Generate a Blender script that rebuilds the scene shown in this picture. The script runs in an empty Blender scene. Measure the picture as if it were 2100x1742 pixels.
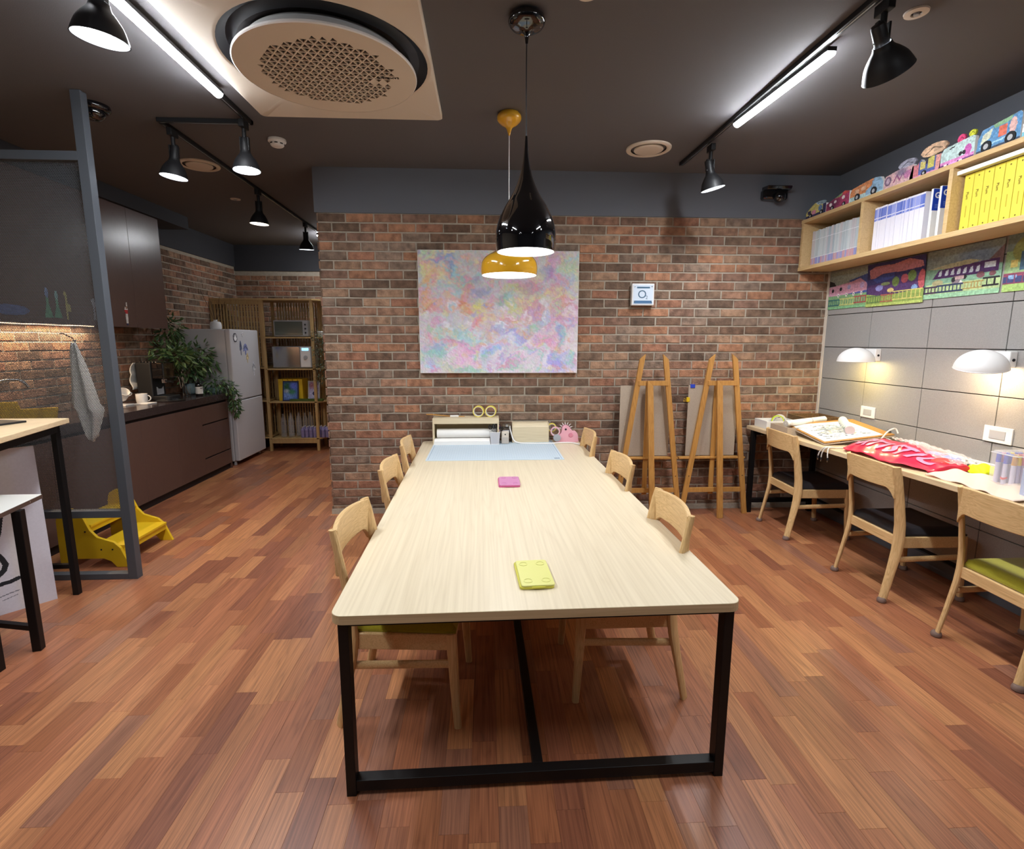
import bpy, math, random
import numpy as np
from mathutils import Matrix, Vector
random.seed(7)
SC = bpy.context.scene
COL = SC.collection

# ------------------------------------------------------------------ camera, world, exposure
def cam_matrix(pitch, yaw, roll, loc):
    cy, sy, cp, sp = math.cos(yaw), math.sin(yaw), math.cos(pitch), math.sin(pitch)
    f = Vector((sy*cp, cy*cp, -sp)); r = Vector((cy, -sy, 0)); u = r.cross(f)
    cr, sr = math.cos(roll), math.sin(roll)
    r2 = r*cr + u*sr; u2 = u*cr - r*sr
    m = Matrix.Identity(4)
    for i in range(3):
        m[i][0], m[i][1], m[i][2], m[i][3] = r2[i], u2[i], -f[i], loc[i]
    return m
cam = bpy.data.cameras.new('camera'); cam.sensor_width = 36; cam.lens = 36*1065/2100
camo = bpy.data.objects.new('camera', cam); COL.objects.link(camo)
camo.matrix_world = cam_matrix(.15819, .05076, .00109, (0, 0, 1.67))
cam.clip_start = .05; SC.camera = camo
SC.view_settings.view_transform = 'Standard'; SC.view_settings.look = 'None'
SC.view_settings.gamma = 1; SC.view_settings.use_curve_mapping = False
SC.view_settings.exposure = 0.0
SC.cycles.use_denoising = True
SC.cycles.max_bounces = 8; SC.cycles.transparent_max_bounces = 24
SC.cycles.sample_clamp_indirect = 6; SC.cycles.caustics_reflective = False; SC.cycles.caustics_refractive = False
world = bpy.data.worlds.new('world'); SC.world = world; world.use_nodes = True
world.node_tree.nodes['Background'].inputs[0].default_value = (.5, .52, .56, 1)
world.node_tree.nodes['Background'].inputs[1].default_value = .05
TUBE_E, SPOT_W, TUBE_W, PEND_W = 110, 40, 25, 4.2

# ------------------------------------------------------------------ helpers
def S(r, g, b):
    f = lambda c: (c/255/12.92 if c/255 <= .04045 else ((c/255+.055)/1.055)**2.4)
    return (f(r), f(g), f(b))
def mat(name, col=(.5, .5, .5), rough=.5, metal=0, emit=None, es=0, alpha=1, spec=.5, trans=0, coat=0, ior=1.45, var=0, vs=20, bump=0, bs=60, attr=False, sheen=0):
    m = bpy.data.materials.new(name); m.use_nodes = True
    nt = m.node_tree; b = nt.nodes['Principled BSDF']
    b.inputs['Base Color'].default_value = (*col, 1); b.inputs['Roughness'].default_value = rough
    b.inputs['Metallic'].default_value = metal; b.inputs['Specular IOR Level'].default_value = spec
    b.inputs['Transmission Weight'].default_value = trans; b.inputs['Coat Weight'].default_value = coat
    b.inputs['IOR'].default_value = ior; b.inputs['Alpha'].default_value = alpha
    b.inputs['Sheen Weight'].default_value = sheen
    if emit: b.inputs['Emission Color'].default_value = (*emit, 1); b.inputs['Emission Strength'].default_value = es
    src = None
    if attr:
        a = nt.nodes.new('ShaderNodeAttribute'); a.attribute_name = 'Col'; src = a.outputs['Color']
        nt.links.new(src, b.inputs['Base Color'])
    if var:
        tc = nt.nodes.new('ShaderNodeTexCoord'); n = nt.nodes.new('ShaderNodeTexNoise'); n.inputs['Scale'].default_value = vs; n.inputs['Detail'].default_value = 6
        nt.links.new(tc.outputs['Object'], n.inputs['Vector'])
        mr = nt.nodes.new('ShaderNodeMapRange'); mr.inputs[1].default_value = .3; mr.inputs[2].default_value = .7
        mr.inputs[3].default_value = 1-var; mr.inputs[4].default_value = 1+var
        nt.links.new(n.outputs['Fac'], mr.inputs[0])
        mx = nt.nodes.new('ShaderNodeVectorMath'); mx.operation = 'SCALE'
        if src: nt.links.new(src, mx.inputs[0])
        else: mx.inputs[0].default_value = col
        nt.links.new(mr.outputs[0], mx.inputs['Scale']); nt.links.new(mx.outputs[0], b.inputs['Base Color'])
    if bump:
        tc = nt.nodes.new('ShaderNodeTexCoord'); n = nt.nodes.new('ShaderNodeTexNoise'); n.inputs['Scale'].default_value = bs; n.inputs['Detail'].default_value = 4
        nt.links.new(tc.outputs['Object'], n.inputs['Vector'])
        bp = nt.nodes.new('ShaderNodeBump'); bp.inputs['Strength'].default_value = bump; bp.inputs['Distance'].default_value = .01
        nt.links.new(n.outputs['Fac'], bp.inputs['Height']); nt.links.new(bp.outputs[0], b.inputs['Normal'])
    return m
def wood(name, c1, c2, axis=1, across=9, along=.7, rings=14, line=.5, rough=.45, fine=.06, attr=False, coat=0, bump=.05):
    """grain: contour lines of a noise stretched along one axis, plus fine streaks"""
    m = bpy.data.materials.new(name); m.use_nodes = True; nt = m.node_tree; b = nt.nodes['Principled BSDF']
    b.inputs['Roughness'].default_value = rough; b.inputs['Coat Weight'].default_value = coat; b.inputs['Coat Roughness'].default_value = .25
    L = nt.links.new; nn = nt.nodes.new
    tc = nn('ShaderNodeTexCoord'); vec = tc.outputs['Object']
    if attr:
        a = nn('ShaderNodeAttribute'); a.attribute_name = 'Col'
        ad = nn('ShaderNodeVectorMath'); ad.operation = 'MULTIPLY_ADD'
        cb = nn('ShaderNodeCombineXYZ')
        for i in range(3): L(a.outputs['Alpha'], cb.inputs[i])
        L(cb.outputs[0], ad.inputs[0]); ad.inputs[1].default_value = (37, 91, 53); L(vec, ad.inputs[2]); vec = ad.outputs[0]
    def noise(sc, al, det):
        mp = nn('ShaderNodeMapping'); s = [sc, sc, sc]; s[axis] = al; mp.inputs['Scale'].default_value = s
        L(vec, mp.inputs['Vector']); n = nn('ShaderNodeTexNoise'); n.inputs['Scale'].default_value = 1; n.inputs['Detail'].default_value = det
        L(mp.outputs[0], n.inputs['Vector']); return n.outputs['Fac']
    def mth(op, a_, b_=None):
        q = nn('ShaderNodeMath'); q.operation = op
        for i, v in enumerate((a_, b_)):
            if v is None: continue
            if hasattr(v, 'is_linked'): L(v, q.inputs[i])
            else: q.inputs[i].default_value = v
        return q.outputs[0]
    base = noise(across, along, 2)
    pp = mth('PINGPONG', mth('MULTIPLY', base, rings), .5)
    pp = mth('POWER', mth('MULTIPLY', pp, 2), 2.2)
    streak = noise(across*14, along*2.5, 3)
    mr = nn('ShaderNodeMapRange'); L(streak, mr.inputs[0]); mr.inputs[1].default_value = .34; mr.inputs[2].default_value = .66; streak = mr.outputs[0]
    v = mth('ADD', mth('MULTIPLY', pp, line), mth('MULTIPLY', streak, 1-line))
    rp = nn('ShaderNodeMix'); rp.data_type = 'RGBA'; L(v, rp.inputs[0])
    if attr:
        d1 = nn('ShaderNodeVectorMath'); d1.operation = 'MULTIPLY'; L(a.outputs['Color'], d1.inputs[0]); d1.inputs[1].default_value = c1
        d2 = nn('ShaderNodeVectorMath'); d2.operation = 'MULTIPLY'; L(a.outputs['Color'], d2.inputs[0]); d2.inputs[1].default_value = c2
        L(d1.outputs[0], rp.inputs[6]); L(d2.outputs[0], rp.inputs[7])
    else:
        rp.inputs[6].default_value = (*c1, 1); rp.inputs[7].default_value = (*c2, 1)
    L(rp.outputs[2], b.inputs['Base Color'])
    if bump:
        bp = nn('ShaderNodeBump'); bp.inputs['Strength'].default_value = bump; bp.inputs['Distance'].default_value = .004
        L(streak, bp.inputs['Height']); L(bp.outputs[0], b.inputs['Normal'])
    return m

class MB:
    def __init__(s): s.v = []; s.f = []; s.c = []; s.cc = None
    def add(s, vs, fs, M=None, col=None):
        o = len(s.v)
        s.v += [tuple(M @ Vector(p)) if M is not None else tuple(p) for p in vs]
        s.f += [tuple(o+i for i in f) for f in fs]; s.c += [col or s.cc]*len(fs); return s
    def box(s, x0, x1, y0, y1, z0, z1, M=None, col=None):
        vs = [(x, y, z) for z in (z0, z1) for y in (y0, y1) for x in (x0, x1)]
        return s.add(vs, [(0, 2, 3, 1), (4, 5, 7, 6), (0, 1, 5, 4), (2, 6, 7, 3), (0, 4, 6, 2), (1, 3, 7, 5)], M, col)
    def prism(s, poly, a, b, axis=2, M=None, col=None):
        n = len(poly)
        def P(p, t): return (p[0], p[1], t) if axis == 2 else ((t, p[0], p[1]) if axis == 0 else (p[0], t, p[1]))
        vs = [P(p, a) for p in poly] + [P(p, b) for p in poly]
        fs = [tuple(range(n))[::-1], tuple(range(n, 2*n))] + [(i, (i+1) % n, n+(i+1) % n, n+i) for i in range(n)]
        return s.add(vs, fs, M, col)
    def lathe(s, prof, c=(0, 0, 0), n=32, M=None, col=None, cap0=False, cap1=False):
        """prof = [(r, z), ...] about z"""
        vs = []; fs = []
        for r, z in prof:
            for i in range(n):
                t = 2*math.pi*i/n; vs.append((c[0]+r*math.cos(t), c[1]+r*math.sin(t), c[2]+z))
        for k in range(len(prof)-1):
            for i in range(n):
                j = (i+1) % n; fs.append((k*n+i, k*n+j, (k+1)*n+j, (k+1)*n+i))
        if cap0: fs.append(tuple(range(n))[::-1])
        if cap1: fs.append(tuple(range((len(prof)-1)*n, len(prof)*n)))
        return s.add(vs, fs, M, col)
    def tube(s, pts, r, n=8, caps=True, col=None, side=None, sq=None):
        """sweep; r = radius, list of radii or list of (a, b) half sizes; sq = squareness exponent"""
        pts = [Vector(p) for p in pts]; m = len(pts)
        if not isinstance(r, (list, tuple)): r = [r]*m
        vs = []; prev = None
        for k, p in enumerate(pts):
            t = (pts[min(k+1, m-1)] - pts[max(k-1, 0)]).normalized()
            if side is not None: u = Vector(side)
            elif prev is None: u = Vector((0, 0, 1)) if abs(t.z) < .9 else Vector((0, 1, 0))
            else: u = prev
            u = (u - t*u.dot(t)).normalized(); prev = u; w = t.cross(u)
            a, b = r[k] if isinstance(r[k], (list, tuple)) else (r[k], r[k])
            for i in range(n):
                th = 2*math.pi*(i+.5)/n; cx, sx = math.cos(th), math.sin(th)
                if sq: cx = math.copysign(abs(cx)**sq, cx); sx = math.copysign(abs(sx)**sq, sx)
                vs.append(tuple(p + u*a*cx + w*b*sx))
        fs = [(k*n+i, k*n+(i+1) % n, (k+1)*n+(i+1) % n, (k+1)*n+i) for k in range(m-1) for i in range(n)]
        if caps: fs += [tuple(range(n))[::-1], tuple(range((m-1)*n, m*n))]
        return s.add(vs, fs, None, col)
    def grid(s, nu, nv, fn, col=None, wrap=False):
        vs = [fn(i/nu, j/nv) for j in range(nv+1) for i in range(nu+1)]
        fs = [(j*(nu+1)+i, j*(nu+1)+i+1, (j+1)*(nu+1)+i+1, (j+1)*(nu+1)+i) for j in range(nv) for i in range(nu)]
        return s.add(vs, fs, None, col)
    def build(s, name, m, parent=None, smooth=False, bev=0, seg=2, kind=None, label=None, solid=0, sub=0, world=True, angle=35):
        me = bpy.data.meshes.new(name)
        off = Vector((0, 0, 0))
        if parent is not None and world:
            p = parent
            while p is not None: off += Vector(p.get('_loc', p.location)); p = p.parent
        me.from_pydata([tuple(Vector(v)-off) for v in s.v], [], s.f)
        if any(c is not None for c in s.c):
            at = me.color_attributes.new('Col', 'FLOAT_COLOR', 'CORNER')
            arr = []
            for f, c in zip(s.f, s.c):
                c = c or (.8, .8, .8); c = tuple(c) + ((1.,) if len(c) == 3 else ())
                arr += list(c)*len(f)
            at.data.foreach_set('color', arr)
        me.materials.append(m)
        if smooth:
            me.polygons.foreach_set('use_smooth', [True]*len(me.polygons)); me.set_sharp_from_angle(angle=math.radians(angle))
        o = bpy.data.objects.new(name, me); COL.objects.link(o)
        if parent is not None: o.parent = parent
        if solid: md = o.modifiers.new('s', 'SOLIDIFY'); md.thickness = solid; md.offset = 0
        if bev: md = o.modifiers.new('b', 'BEVEL'); md.width = bev; md.segments = seg; md.limit_method = 'ANGLE'; md.angle_limit = math.radians(40)
        if sub: md = o.modifiers.new('u', 'SUBSURF'); md.levels = sub; md.render_levels = sub
        if kind: o['kind'] = kind
        if label: o['label'] = label
        return o
def tag(o, label, cat, group=None, kind=None):
    o['label'] = label; o['category'] = cat
    if group: o['group'] = group
    if kind: o['kind'] = kind
    return o
def thing(name, label, cat, loc=(0, 0, 0), rz=0, group=None):
    o = bpy.data.objects.new(name, None); COL.objects.link(o); o.location = loc; o.rotation_euler = (0, 0, rz)
    o.empty_display_size = .1
    return tag(o, label, cat, group)
def struct(mb, name, m, **k): return mb.build(name, m, kind='structure', **k)
def dup(root, loc, rz=0, label=None, group=None):
    def cp(o, par):
        c = o.copy(); COL.objects.link(c)
        if par is not None: c.parent = par
        for ch in list(o.children): cp(ch, c)
        return c
    r = cp(root, None); r.location = loc; r.rotation_euler = (0, 0, rz)
    if label: r['label'] = label
    if group: r['group'] = group
    return r
def light(kind, name, loc, power, col=(1, 1, 1), parent=None, aim=None, size=None, spot=90, blend=.5, rad=.03, sizey=None, shape=None):
    l = bpy.data.lights.new(name, kind); l.energy = power; l.color = col
    if kind == 'AREA':
        l.shape = shape or ('RECTANGLE' if sizey else 'DISK'); l.size = size
        if sizey: l.size_y = sizey
    else: l.shadow_soft_size = rad
    if kind == 'SPOT': l.spot_size = math.radians(spot); l.spot_blend = blend
    o = bpy.data.objects.new(name, l); COL.objects.link(o)
    off = Vector((0, 0, 0)); p = parent
    while p is not None: off += p.location; p = p.parent
    o.location = Vector(loc) - off
    if aim is not None: o.rotation_euler = Vector(aim).to_track_quat('-Z', 'Y').to_euler()
    if parent: o.parent = parent
    return o
def align(loc, axis, roll=0):
    """matrix that puts local +z along axis at loc"""
    q = Vector(axis).normalized().to_track_quat('Z', 'Y')
    return Matrix.Translation(loc) @ q.to_matrix().to_4x4() @ Matrix.Rotation(roll, 4, 'Z')
def text(s, name, m, size, M, parent=None, ext=.0006, align_x='CENTER', bold=0):
    cu = bpy.data.curves.new(name, 'FONT'); cu.body = s; cu.size = size; cu.extrude = ext; cu.align_x = align_x; cu.align_y = 'CENTER'
    cu.offset = bold; cu.resolution_u = 3
    t = bpy.data.objects.new(name, cu); COL.objects.link(t)
    dg = bpy.context.evaluated_depsgraph_get(); me = bpy.data.meshes.new_from_object(t.evaluated_get(dg)); bpy.data.objects.remove(t)
    off = Vector((0, 0, 0)); p = parent
    while p is not None: off += p.location; p = p.parent
    me.transform(Matrix.Translation(-off) @ M); me.materials.clear(); me.materials.append(m)
    o = bpy.data.objects.new(name, me); COL.objects.link(o)
    if parent: o.parent = parent
    return o
def basis(o, x, y):
    """matrix with local x, y axes in world directions and origin o"""
    x = Vector(x).normalized(); y = Vector(y); y = (y-x*y.dot(x)).normalized(); z = x.cross(y)
    m = Matrix.Identity(4)
    for i in range(3): m[i][0], m[i][1], m[i][2], m[i][3] = x[i], y[i], z[i], o[i]
    return m
# painter: flat print colours on a grid of small faces.  shapes are listed back to front, u, v in 0..1 (v up)
def raster(nu, nv, base, shapes, noise=.0, seed=1, asp=1.0, sat=1.0, warp=0):
    U, V = np.meshgrid((np.arange(nu)+.5)/nu, (np.arange(nv)+.5)/nv)
    if warp:
        r_ = np.random.RandomState(seed); u0, v0 = U.copy(), V.copy()
        for k in range(26):
            a, b, p, q = r_.uniform(-1, 1), r_.uniform(-1, 1), r_.uniform(0, 6.3), r_.uniform(0, 6.3); f = 8*1.13**k
            ph = f*(a*u0+b*v0*.75)*2; U = U+warp*np.sin(ph+p)/(1+.12*k)*.25; V = V+warp*np.sin(ph*1.1+q)/(1+.12*k)*.3
    C = np.zeros((nv, nu, 3)); C[:] = base if not callable(base) else 0
    if callable(base): C[:] = base(U, V)
    rng = np.random.RandomState(seed)
    for sh in shapes:
        k = sh[0]
        if k == 'r': mask = (U >= sh[1]) & (U <= sh[2]) & (V >= sh[3]) & (V <= sh[4]); c = sh[5]
        elif k == 'e': mask = ((U-sh[1])/sh[3])**2+((V-sh[2])/sh[4])**2 <= 1; c = sh[5]
        elif k == 'b':   # soft blob
            w = np.exp(-((((U-sh[1])/sh[3])**2+((V-sh[2])/sh[4])**2)**1.6)*.9)[..., None]*sh[6]; C = C*(1-w)+np.array(sh[5])*w; continue
        elif k == 'l':
            mask = np.zeros(U.shape, bool); pts = sh[1]
            for (x0, y0), (x1, y1) in zip(pts[:-1], pts[1:]):
                dx, dy = (x1-x0)*asp, y1-y0; t = np.clip((((U-x0)*asp)*dx+(V-y0)*dy)/(dx*dx+dy*dy+1e-9), 0, 1)
                mask |= ((U-x0)*asp-t*dx)**2+(V-y0-t*dy)**2 <= sh[2]**2
            c = sh[3]
        elif k == 'p':
            mask = np.zeros(U.shape, bool); pts = sh[1]; j = len(pts)-1
            for i in range(len(pts)):
                xi, yi = pts[i]; xj, yj = pts[j]
                mask ^= ((yi > V) != (yj > V)) & (U < (xj-xi)*(V-yi)/(yj-yi+1e-12)+xi); j = i
            c = sh[2]
        C[mask] = c
    if sat != 1: C = C.mean(axis=2, keepdims=True)*(1-sat)+C*sat
    if noise:
        q = rng.rand(nv//3+2, nu//3+2, 1); q = np.repeat(np.repeat(q, 3, 0), 3, 1)[:nv, :nu]
        C = C*(1+noise*((q-.5)+.6*(rng.rand(nv, nu, 1)-.5)))
    return C
def panel(mb, C, o, ux, vy, mask=None, bulge=None):
    nv, nu = C.shape[:2]; o = Vector(o); ux = Vector(ux); vy = Vector(vy); nrm = ux.cross(vy).normalized()
    k = len(mb.v)
    for j in range(nv+1):
        for i in range(nu+1):
            p = o+ux*(i/nu)+vy*(j/nv)
            if bulge: p = p+nrm*bulge(i/nu, j/nv)
            mb.v.append(tuple(p))
    for j in range(nv):
        for i in range(nu):
            if mask is not None and not mask[j, i]: continue
            a = k+j*(nu+1)+i; mb.f.append((a, a+1, a+nu+2, a+nu+1)); mb.c.append(tuple(float(t) for t in C[j, i]))
    return mb

# ------------------------------------------------------------------ materials
M = {}
M['brick'] = mat('brick_clay', rough=.9, attr=True, var=.42, vs=17, bump=.8, bs=60)
M['mortar'] = mat('mortar', S(166, 156, 141), .95, var=.1, vs=30, bump=.3)
M['floor'] = wood('floor_wood', (1.30, 1.24, 1.06), (.62, .56, .50), axis=1, across=14, along=1.0, rings=9, line=.35, rough=.36, attr=True, bump=.03)
M['subfloor'] = mat('floor_joint', S(60, 35, 25), .8)
M['shadedpaint'] = mat('shaded_grey_paint', S(56, 57, 62), .8)  # grey darkened to put shade into the kitchen trims and soffit
M['ceiling'] = mat('ceiling_paint', S(96, 94, 96), .85, bump=.1, bs=200)
M['wallpaint'] = mat('grey_wall_paint', S(98, 101, 108), .8, bump=.1, bs=150)
M['felt'] = mat('grey_panel', S(150, 147, 144), .95, var=.12, vs=260, bump=.2, bs=300)
M['joint'] = mat('dark_joint', S(32, 30, 32), .9)
M['ash'] = wood('pale_ash_laminate', S(222, 208, 180), S(208, 193, 164), axis=1, across=8, along=.34, rings=13, line=.42, rough=.34, bump=.02)
M['ashx'] = wood('pale_ash_cross', S(222, 207, 176), S(204, 187, 154), axis=0, across=22, along=1.2, rings=8, line=.4, rough=.4, bump=.02)
M['edge'] = wood('table_edge', S(206, 182, 142), S(184, 158, 118), axis=0, across=20, along=1, rings=6, rough=.5)
M['chair'] = wood('chair_oak', S(222, 188, 136), S(192, 154, 102), axis=2, across=22, along=2.0, rings=9, line=.5, rough=.4)
M['chairback'] = wood('chair_oak_back', S(224, 190, 138), S(194, 156, 104), axis=1, across=22, along=1.6, rings=11, line=.5, rough=.35)
M['easel'] = wood('easel_beech', S(196, 146, 78), S(160, 110, 52), axis=2, across=20, along=1.5, rings=8, rough=.5)
M['shelf'] = wood('shelf_oak', S(206, 176, 128), S(184, 152, 104), axis=1, across=16, along=1.3, rings=8, rough=.5)
M['bamboo'] = wood('rack_bamboo', S(196, 164, 112), S(170, 138, 88), axis=2, across=24, along=1.5, rings=6, rough=.5)
M['desk'] = wood('desk_top', S(226, 202, 164), S(206, 180, 140), axis=1, across=12, along=.8, rings=8, rough=.4)
M['board'] = mat('hardboard', S(176, 160, 142), .85, var=.08, vs=120)
M['black'] = mat('black_metal', S(13, 12, 13), .45, spec=.35)
M['blackgloss'] = mat('black_gloss', (.004, .004, .005), .06, coat=1)
M['yellowgloss'] = mat('yellow_gloss', S(226, 170, 40), .15, coat=1)
M['blackmat'] = mat('black_matte', S(24, 24, 26), .5)
M['white'] = mat('white_plastic', S(228, 226, 224), .4)
M['cream'] = mat('cream_plastic', S(214, 202, 186), .5)
M['grey'] = mat('light_grey', S(170, 170, 172), .5)
M['dkgrey'] = mat('partition_paint', S(74, 78, 84), .45)
M['seatgreen'] = mat('olive_fabric', S(158, 150, 24), .9, var=.08, vs=200, sheen=.3, bump=.3, bs=400)
M['seatblack'] = mat('black_leather', S(34, 33, 36), .4)
M['cab'] = mat('brown_cabinet', S(98, 76, 69), .26, var=.02)
M['cabdark'] = mat('dark_recess', S(30, 20, 20), .7)
M['stone'] = mat('dark_countertop', S(60, 50, 50), .18, var=.15, vs=60)
M['fridge'] = mat('fridge_white', S(206, 206, 210), .35)
M['yellow'] = mat('yellow_paint', S(224, 186, 34), .4)
M['paper'] = mat('paper', S(236, 234, 230), .8)
M['attr'] = mat('painted', rough=.75, attr=True)
M['attrgloss'] = mat('painted_gloss', rough=.3, attr=True)
M['glass'] = mat('clear_glass', (1, 1, 1), .03, trans=1)
M['clearp'] = mat('clear_film', (1, .93, .92), .07, trans=.0, alpha=.30, spec=1, coat=1)
M['steel'] = mat('steel', S(190, 190, 192), .25, metal=1)
M['led'] = mat('led_tube', (1, 1, 1), .5, emit=(.93, .96, 1), es=TUBE_E)
M['outlet'] = mat('outlet_blueblack', S(28, 32, 40), .4)
M['ledfar'] = mat('led_tube_dim', (1, 1, 1), .5, emit=(.93, .96, 1), es=22)
M['bulb'] = mat('bulb', (1, 1, 1), .5, emit=(.93, .96, 1), es=28)
M['bulbwarm'] = mat('bulb_warm', (1, 1, 1), .5, emit=(1, .83, .6), es=24)
M['pend'] = mat('pendant_diffuser', (1, 1, 1), .5, emit=(.97, .99, 1), es=7)
M['reflector'] = mat('white_reflector', S(225, 232, 240), .35)
M['ink'] = mat('ink', S(30, 30, 34), .8)
M['navy'] = mat('navy', S(38, 44, 80), .6)
M['wicker'] = mat('wicker', S(112, 84, 52), .8, var=.3, vs=90)
M['leaf'] = mat('leaf', rough=.42, attr=True)
M['bark'] = mat('bark', S(86, 70, 58), .9)
M['footcap'] = mat('foot_cap', S(120, 98, 88), .7)
M['cotton'] = mat('cotton', S(226, 222, 214), .9)

# ------------------------------------------------------------------ the room
CEIL, YB, XR, XL, YR = 3.2, 4.992, 3.312, -4.05, 8.92
fl = struct(MB().box(XL-.3, XR+.3, -3.6, YR+.2, -.12, -.006), 'floor', M['subfloor'])
struct(MB().box(XL-.3, XR+.3, -3.6, YR+.2, CEIL, CEIL+.15), 'ceiling', M['ceiling'])
struct(MB().box(XL-.2, XR+.3, -3.8, -3.6, 0, CEIL), 'wall_front', M['wallpaint'])
wr = struct(MB().box(XR, XR+.2, -3.6, YB+.2, 0, CEIL), 'wall_right', M['wallpaint'])
wb = struct(MB().box(-1.500, XR+.2, YB, YR, 0, 2.815), 'wall_back', M['mortar'])
struct(MB().box(-1.525, XR+.2, YB-.012, YR, 2.815, CEIL), 'trim_1', M['wallpaint'])
wl = struct(MB().box(XL-.2, XL, -3.6, YR+.2, 0, CEIL), 'wall_left', M['mortar'])
wk = struct(MB().box(XL-.2, -1.5, YR, YR+.2, 0, CEIL), 'wall_rear', M['mortar'])
struct(MB().box(XL, -1.52, YR-.02, YR, 2.80, CEIL), 'trim_2', M['shadedpaint'])
struct(MB().box(XL, XL+.02, 3.7, YR, 2.86, CEIL), 'trim_3', M['shadedpaint'])
struct(MB().box(XR-.022, XR-.002, YB-.035, YB-.003, .857, 2.33), 'trim_4', M['cream'])
struct(MB().box(XR-.03, XR-.012, -3.6, YB, 0, .10), 'baseboard_right', M['wallpaint'])
struct(MB().box(-1.51, XR-.03, YB-.028, YB-.012, 0, .05), 'baseboard_back', M['mortar'])

def stuff_rest(cells, name, m, parent):
    mb = MB()
    for f in cells: f(mb)
    o = mb.build(name, m, parent, kind='stuff'); return o
FP = [S(164, 116, 88), S(150, 100, 78), S(132, 86, 70), S(172, 124, 92), S(154, 104, 80), S(140, 100, 86), S(160, 112, 84), S(146, 96, 72)]
FP = [(q[0]*1.07, q[1]*1.0, q[2]*.93) for q in FP]
rf = random.Random(11)
planks = []
x = -3.50
while x < XR:
    w = .104; y = -.9 - rf.random()*.6
    while y < YR:
        l = rf.choice((.30, .38, .45, .55, .65, .8)); y1 = min(y+l, YR)
        if not (x > -1.5 and y > YB) and y1 > .2:
            c = rf.choice(FP); k = rf.uniform(.88, 1.08); c = tuple(a*k for a in c)+(rf.random(),)
            y1c = min(y1, YB) if x > -1.5 else y1
            planks.append((x, min(x+w, XR), y, y1c, c, math.hypot((x+.05)*.8, (y+y1c)/2-1.0) if y1c > 1.0 else 9+abs(x)))
        y = y1
    x += w
planks.sort(key=lambda p: p[5])
def plank(p):
    def f(mb):
        g = .0002; x0, x1, y0, y1, c, _ = p; b = .0005
        vs = [(x0+g, y0+g, -.006), (x1-g, y0+g, -.006), (x1-g, y1-g, -.006), (x0+g, y1-g, -.006), (x0+g, y0+g, -b), (x1-g, y0+g, -b), (x1-g, y1-g, -b), (x0+g, y1-g, -b),
              (x0+g+b, y0+g+b, 0), (x1-g-b, y0+g+b, 0), (x1-g-b, y1-g-b, 0), (x0+g+b, y1-g-b, 0)]
        fs = [(8, 9, 10, 11)]+[(i, (i+1) % 4, 4+(i+1) % 4, 4+i) for i in range(4)]+[(4+i, 4+(i+1) % 4, 8+(i+1) % 4, 8+i) for i in range(4)]
        mb.add(vs, fs, None, c)
    return f
for p in planks[:298]:
    mb = MB(); plank(p)(mb); mb.build('plank', M['floor'], fl)
stuff_rest([plank(p) for p in planks[298:]], 'plank_field', M['floor'], fl)

BC = [S(154, 118, 96), S(144, 108, 88), S(130, 100, 84), S(110, 88, 73), S(120, 97, 80), S(166, 120, 92), S(150, 106, 84), S(138, 116, 100), S(116, 90, 73), S(158, 126, 102)]
rb = random.Random(5)
def brick(o, u, n, u0, u1, z0, z1, c, d=.0075):
    """one clay brick on the plane through o spanned by u and z, proud along n by about d"""
    j = lambda a: rb.uniform(-a, a)
    dd = d+j(.002); r = .003
    lo = [(u0+j(.002), z0+j(.002)), (u1+j(.002), z0+j(.002)), (u1+j(.002), z1+j(.002)), (u0+j(.002), z1+j(.002))]
    cu, cz = (u0+u1)/2, (z0+z1)/2
    inn = [(a+(r if a < cu else -r), b+(r if b < cz else -r)) for a, b in lo]
    P = lambda a, b, h: (o[0]+u[0]*a+n[0]*h, o[1]+u[1]*a+n[1]*h, b)
    vs = [P(a, b, -.004) for a, b in lo]+[P(a, b, dd-r) for a, b in lo]+[P(a, b, dd+j(.001)) for a, b in inn]
    fs = [(8, 9, 10, 11)]+[(i, (i+1) % 4, 4+(i+1) % 4, 4+i) for i in range(4)]+[(4+i, 4+(i+1) % 4, 8+(i+1) % 4, 8+i) for i in range(4)]
    return lambda mb: mb.add(vs, fs, None, c)
def brickwork(o, u, n, u_len, z0, z1, parent, score, start=0., mod=.2505, cr=.0828, keep=None, lim=299, name='brick', top=2.815):
    cells = []; k = 0; z = z0
    rows = int((z1-z0)/cr+.01)
    for k in range(rows):
        za = z0+k*cr+.0068; zb = za+cr-.0142; a = -(mod/2 if k % 2 else 0)+start
        while a < u_len:
            b0, b1 = max(a, 0), min(a+mod-.0135, u_len)
            if b1-b0 > .03:
                c = rb.choice(BC); q = rb.uniform(.76, 1.0); c = tuple(v*q for v in c)
                cells.append((score((b0+b1)/2, (za+zb)/2), brick(o, u, n, b0, b1, za, zb, c)))
            a += mod
    cells.sort(key=lambda t: t[0])
    for s_, f in cells[:lim]:
        mb = MB(); f(mb); mb.build(name, M['brick'], parent)
    if cells[lim:]: stuff_rest([f for s_, f in cells[lim:]], name+'work', M['brick'], parent)
def sb(a, z):   # back wall: bricks nobody stands before, nearest the camera first
    X = a-1.5
    hid = (-.6 < X < .86 and 1.38 < z < 2.49) or (-.6 < X < .9 and z < .95) or z < .5 or (X > 2.5 and z < .9)
    return math.hypot(X, z-1.67)+(20 if hid else 0)
brickwork((-1.512, YB, 0), (1, 0, 0), (0, -1, 0), 4.82, .0, 2.82, wb, sb, start=-.11)
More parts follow.
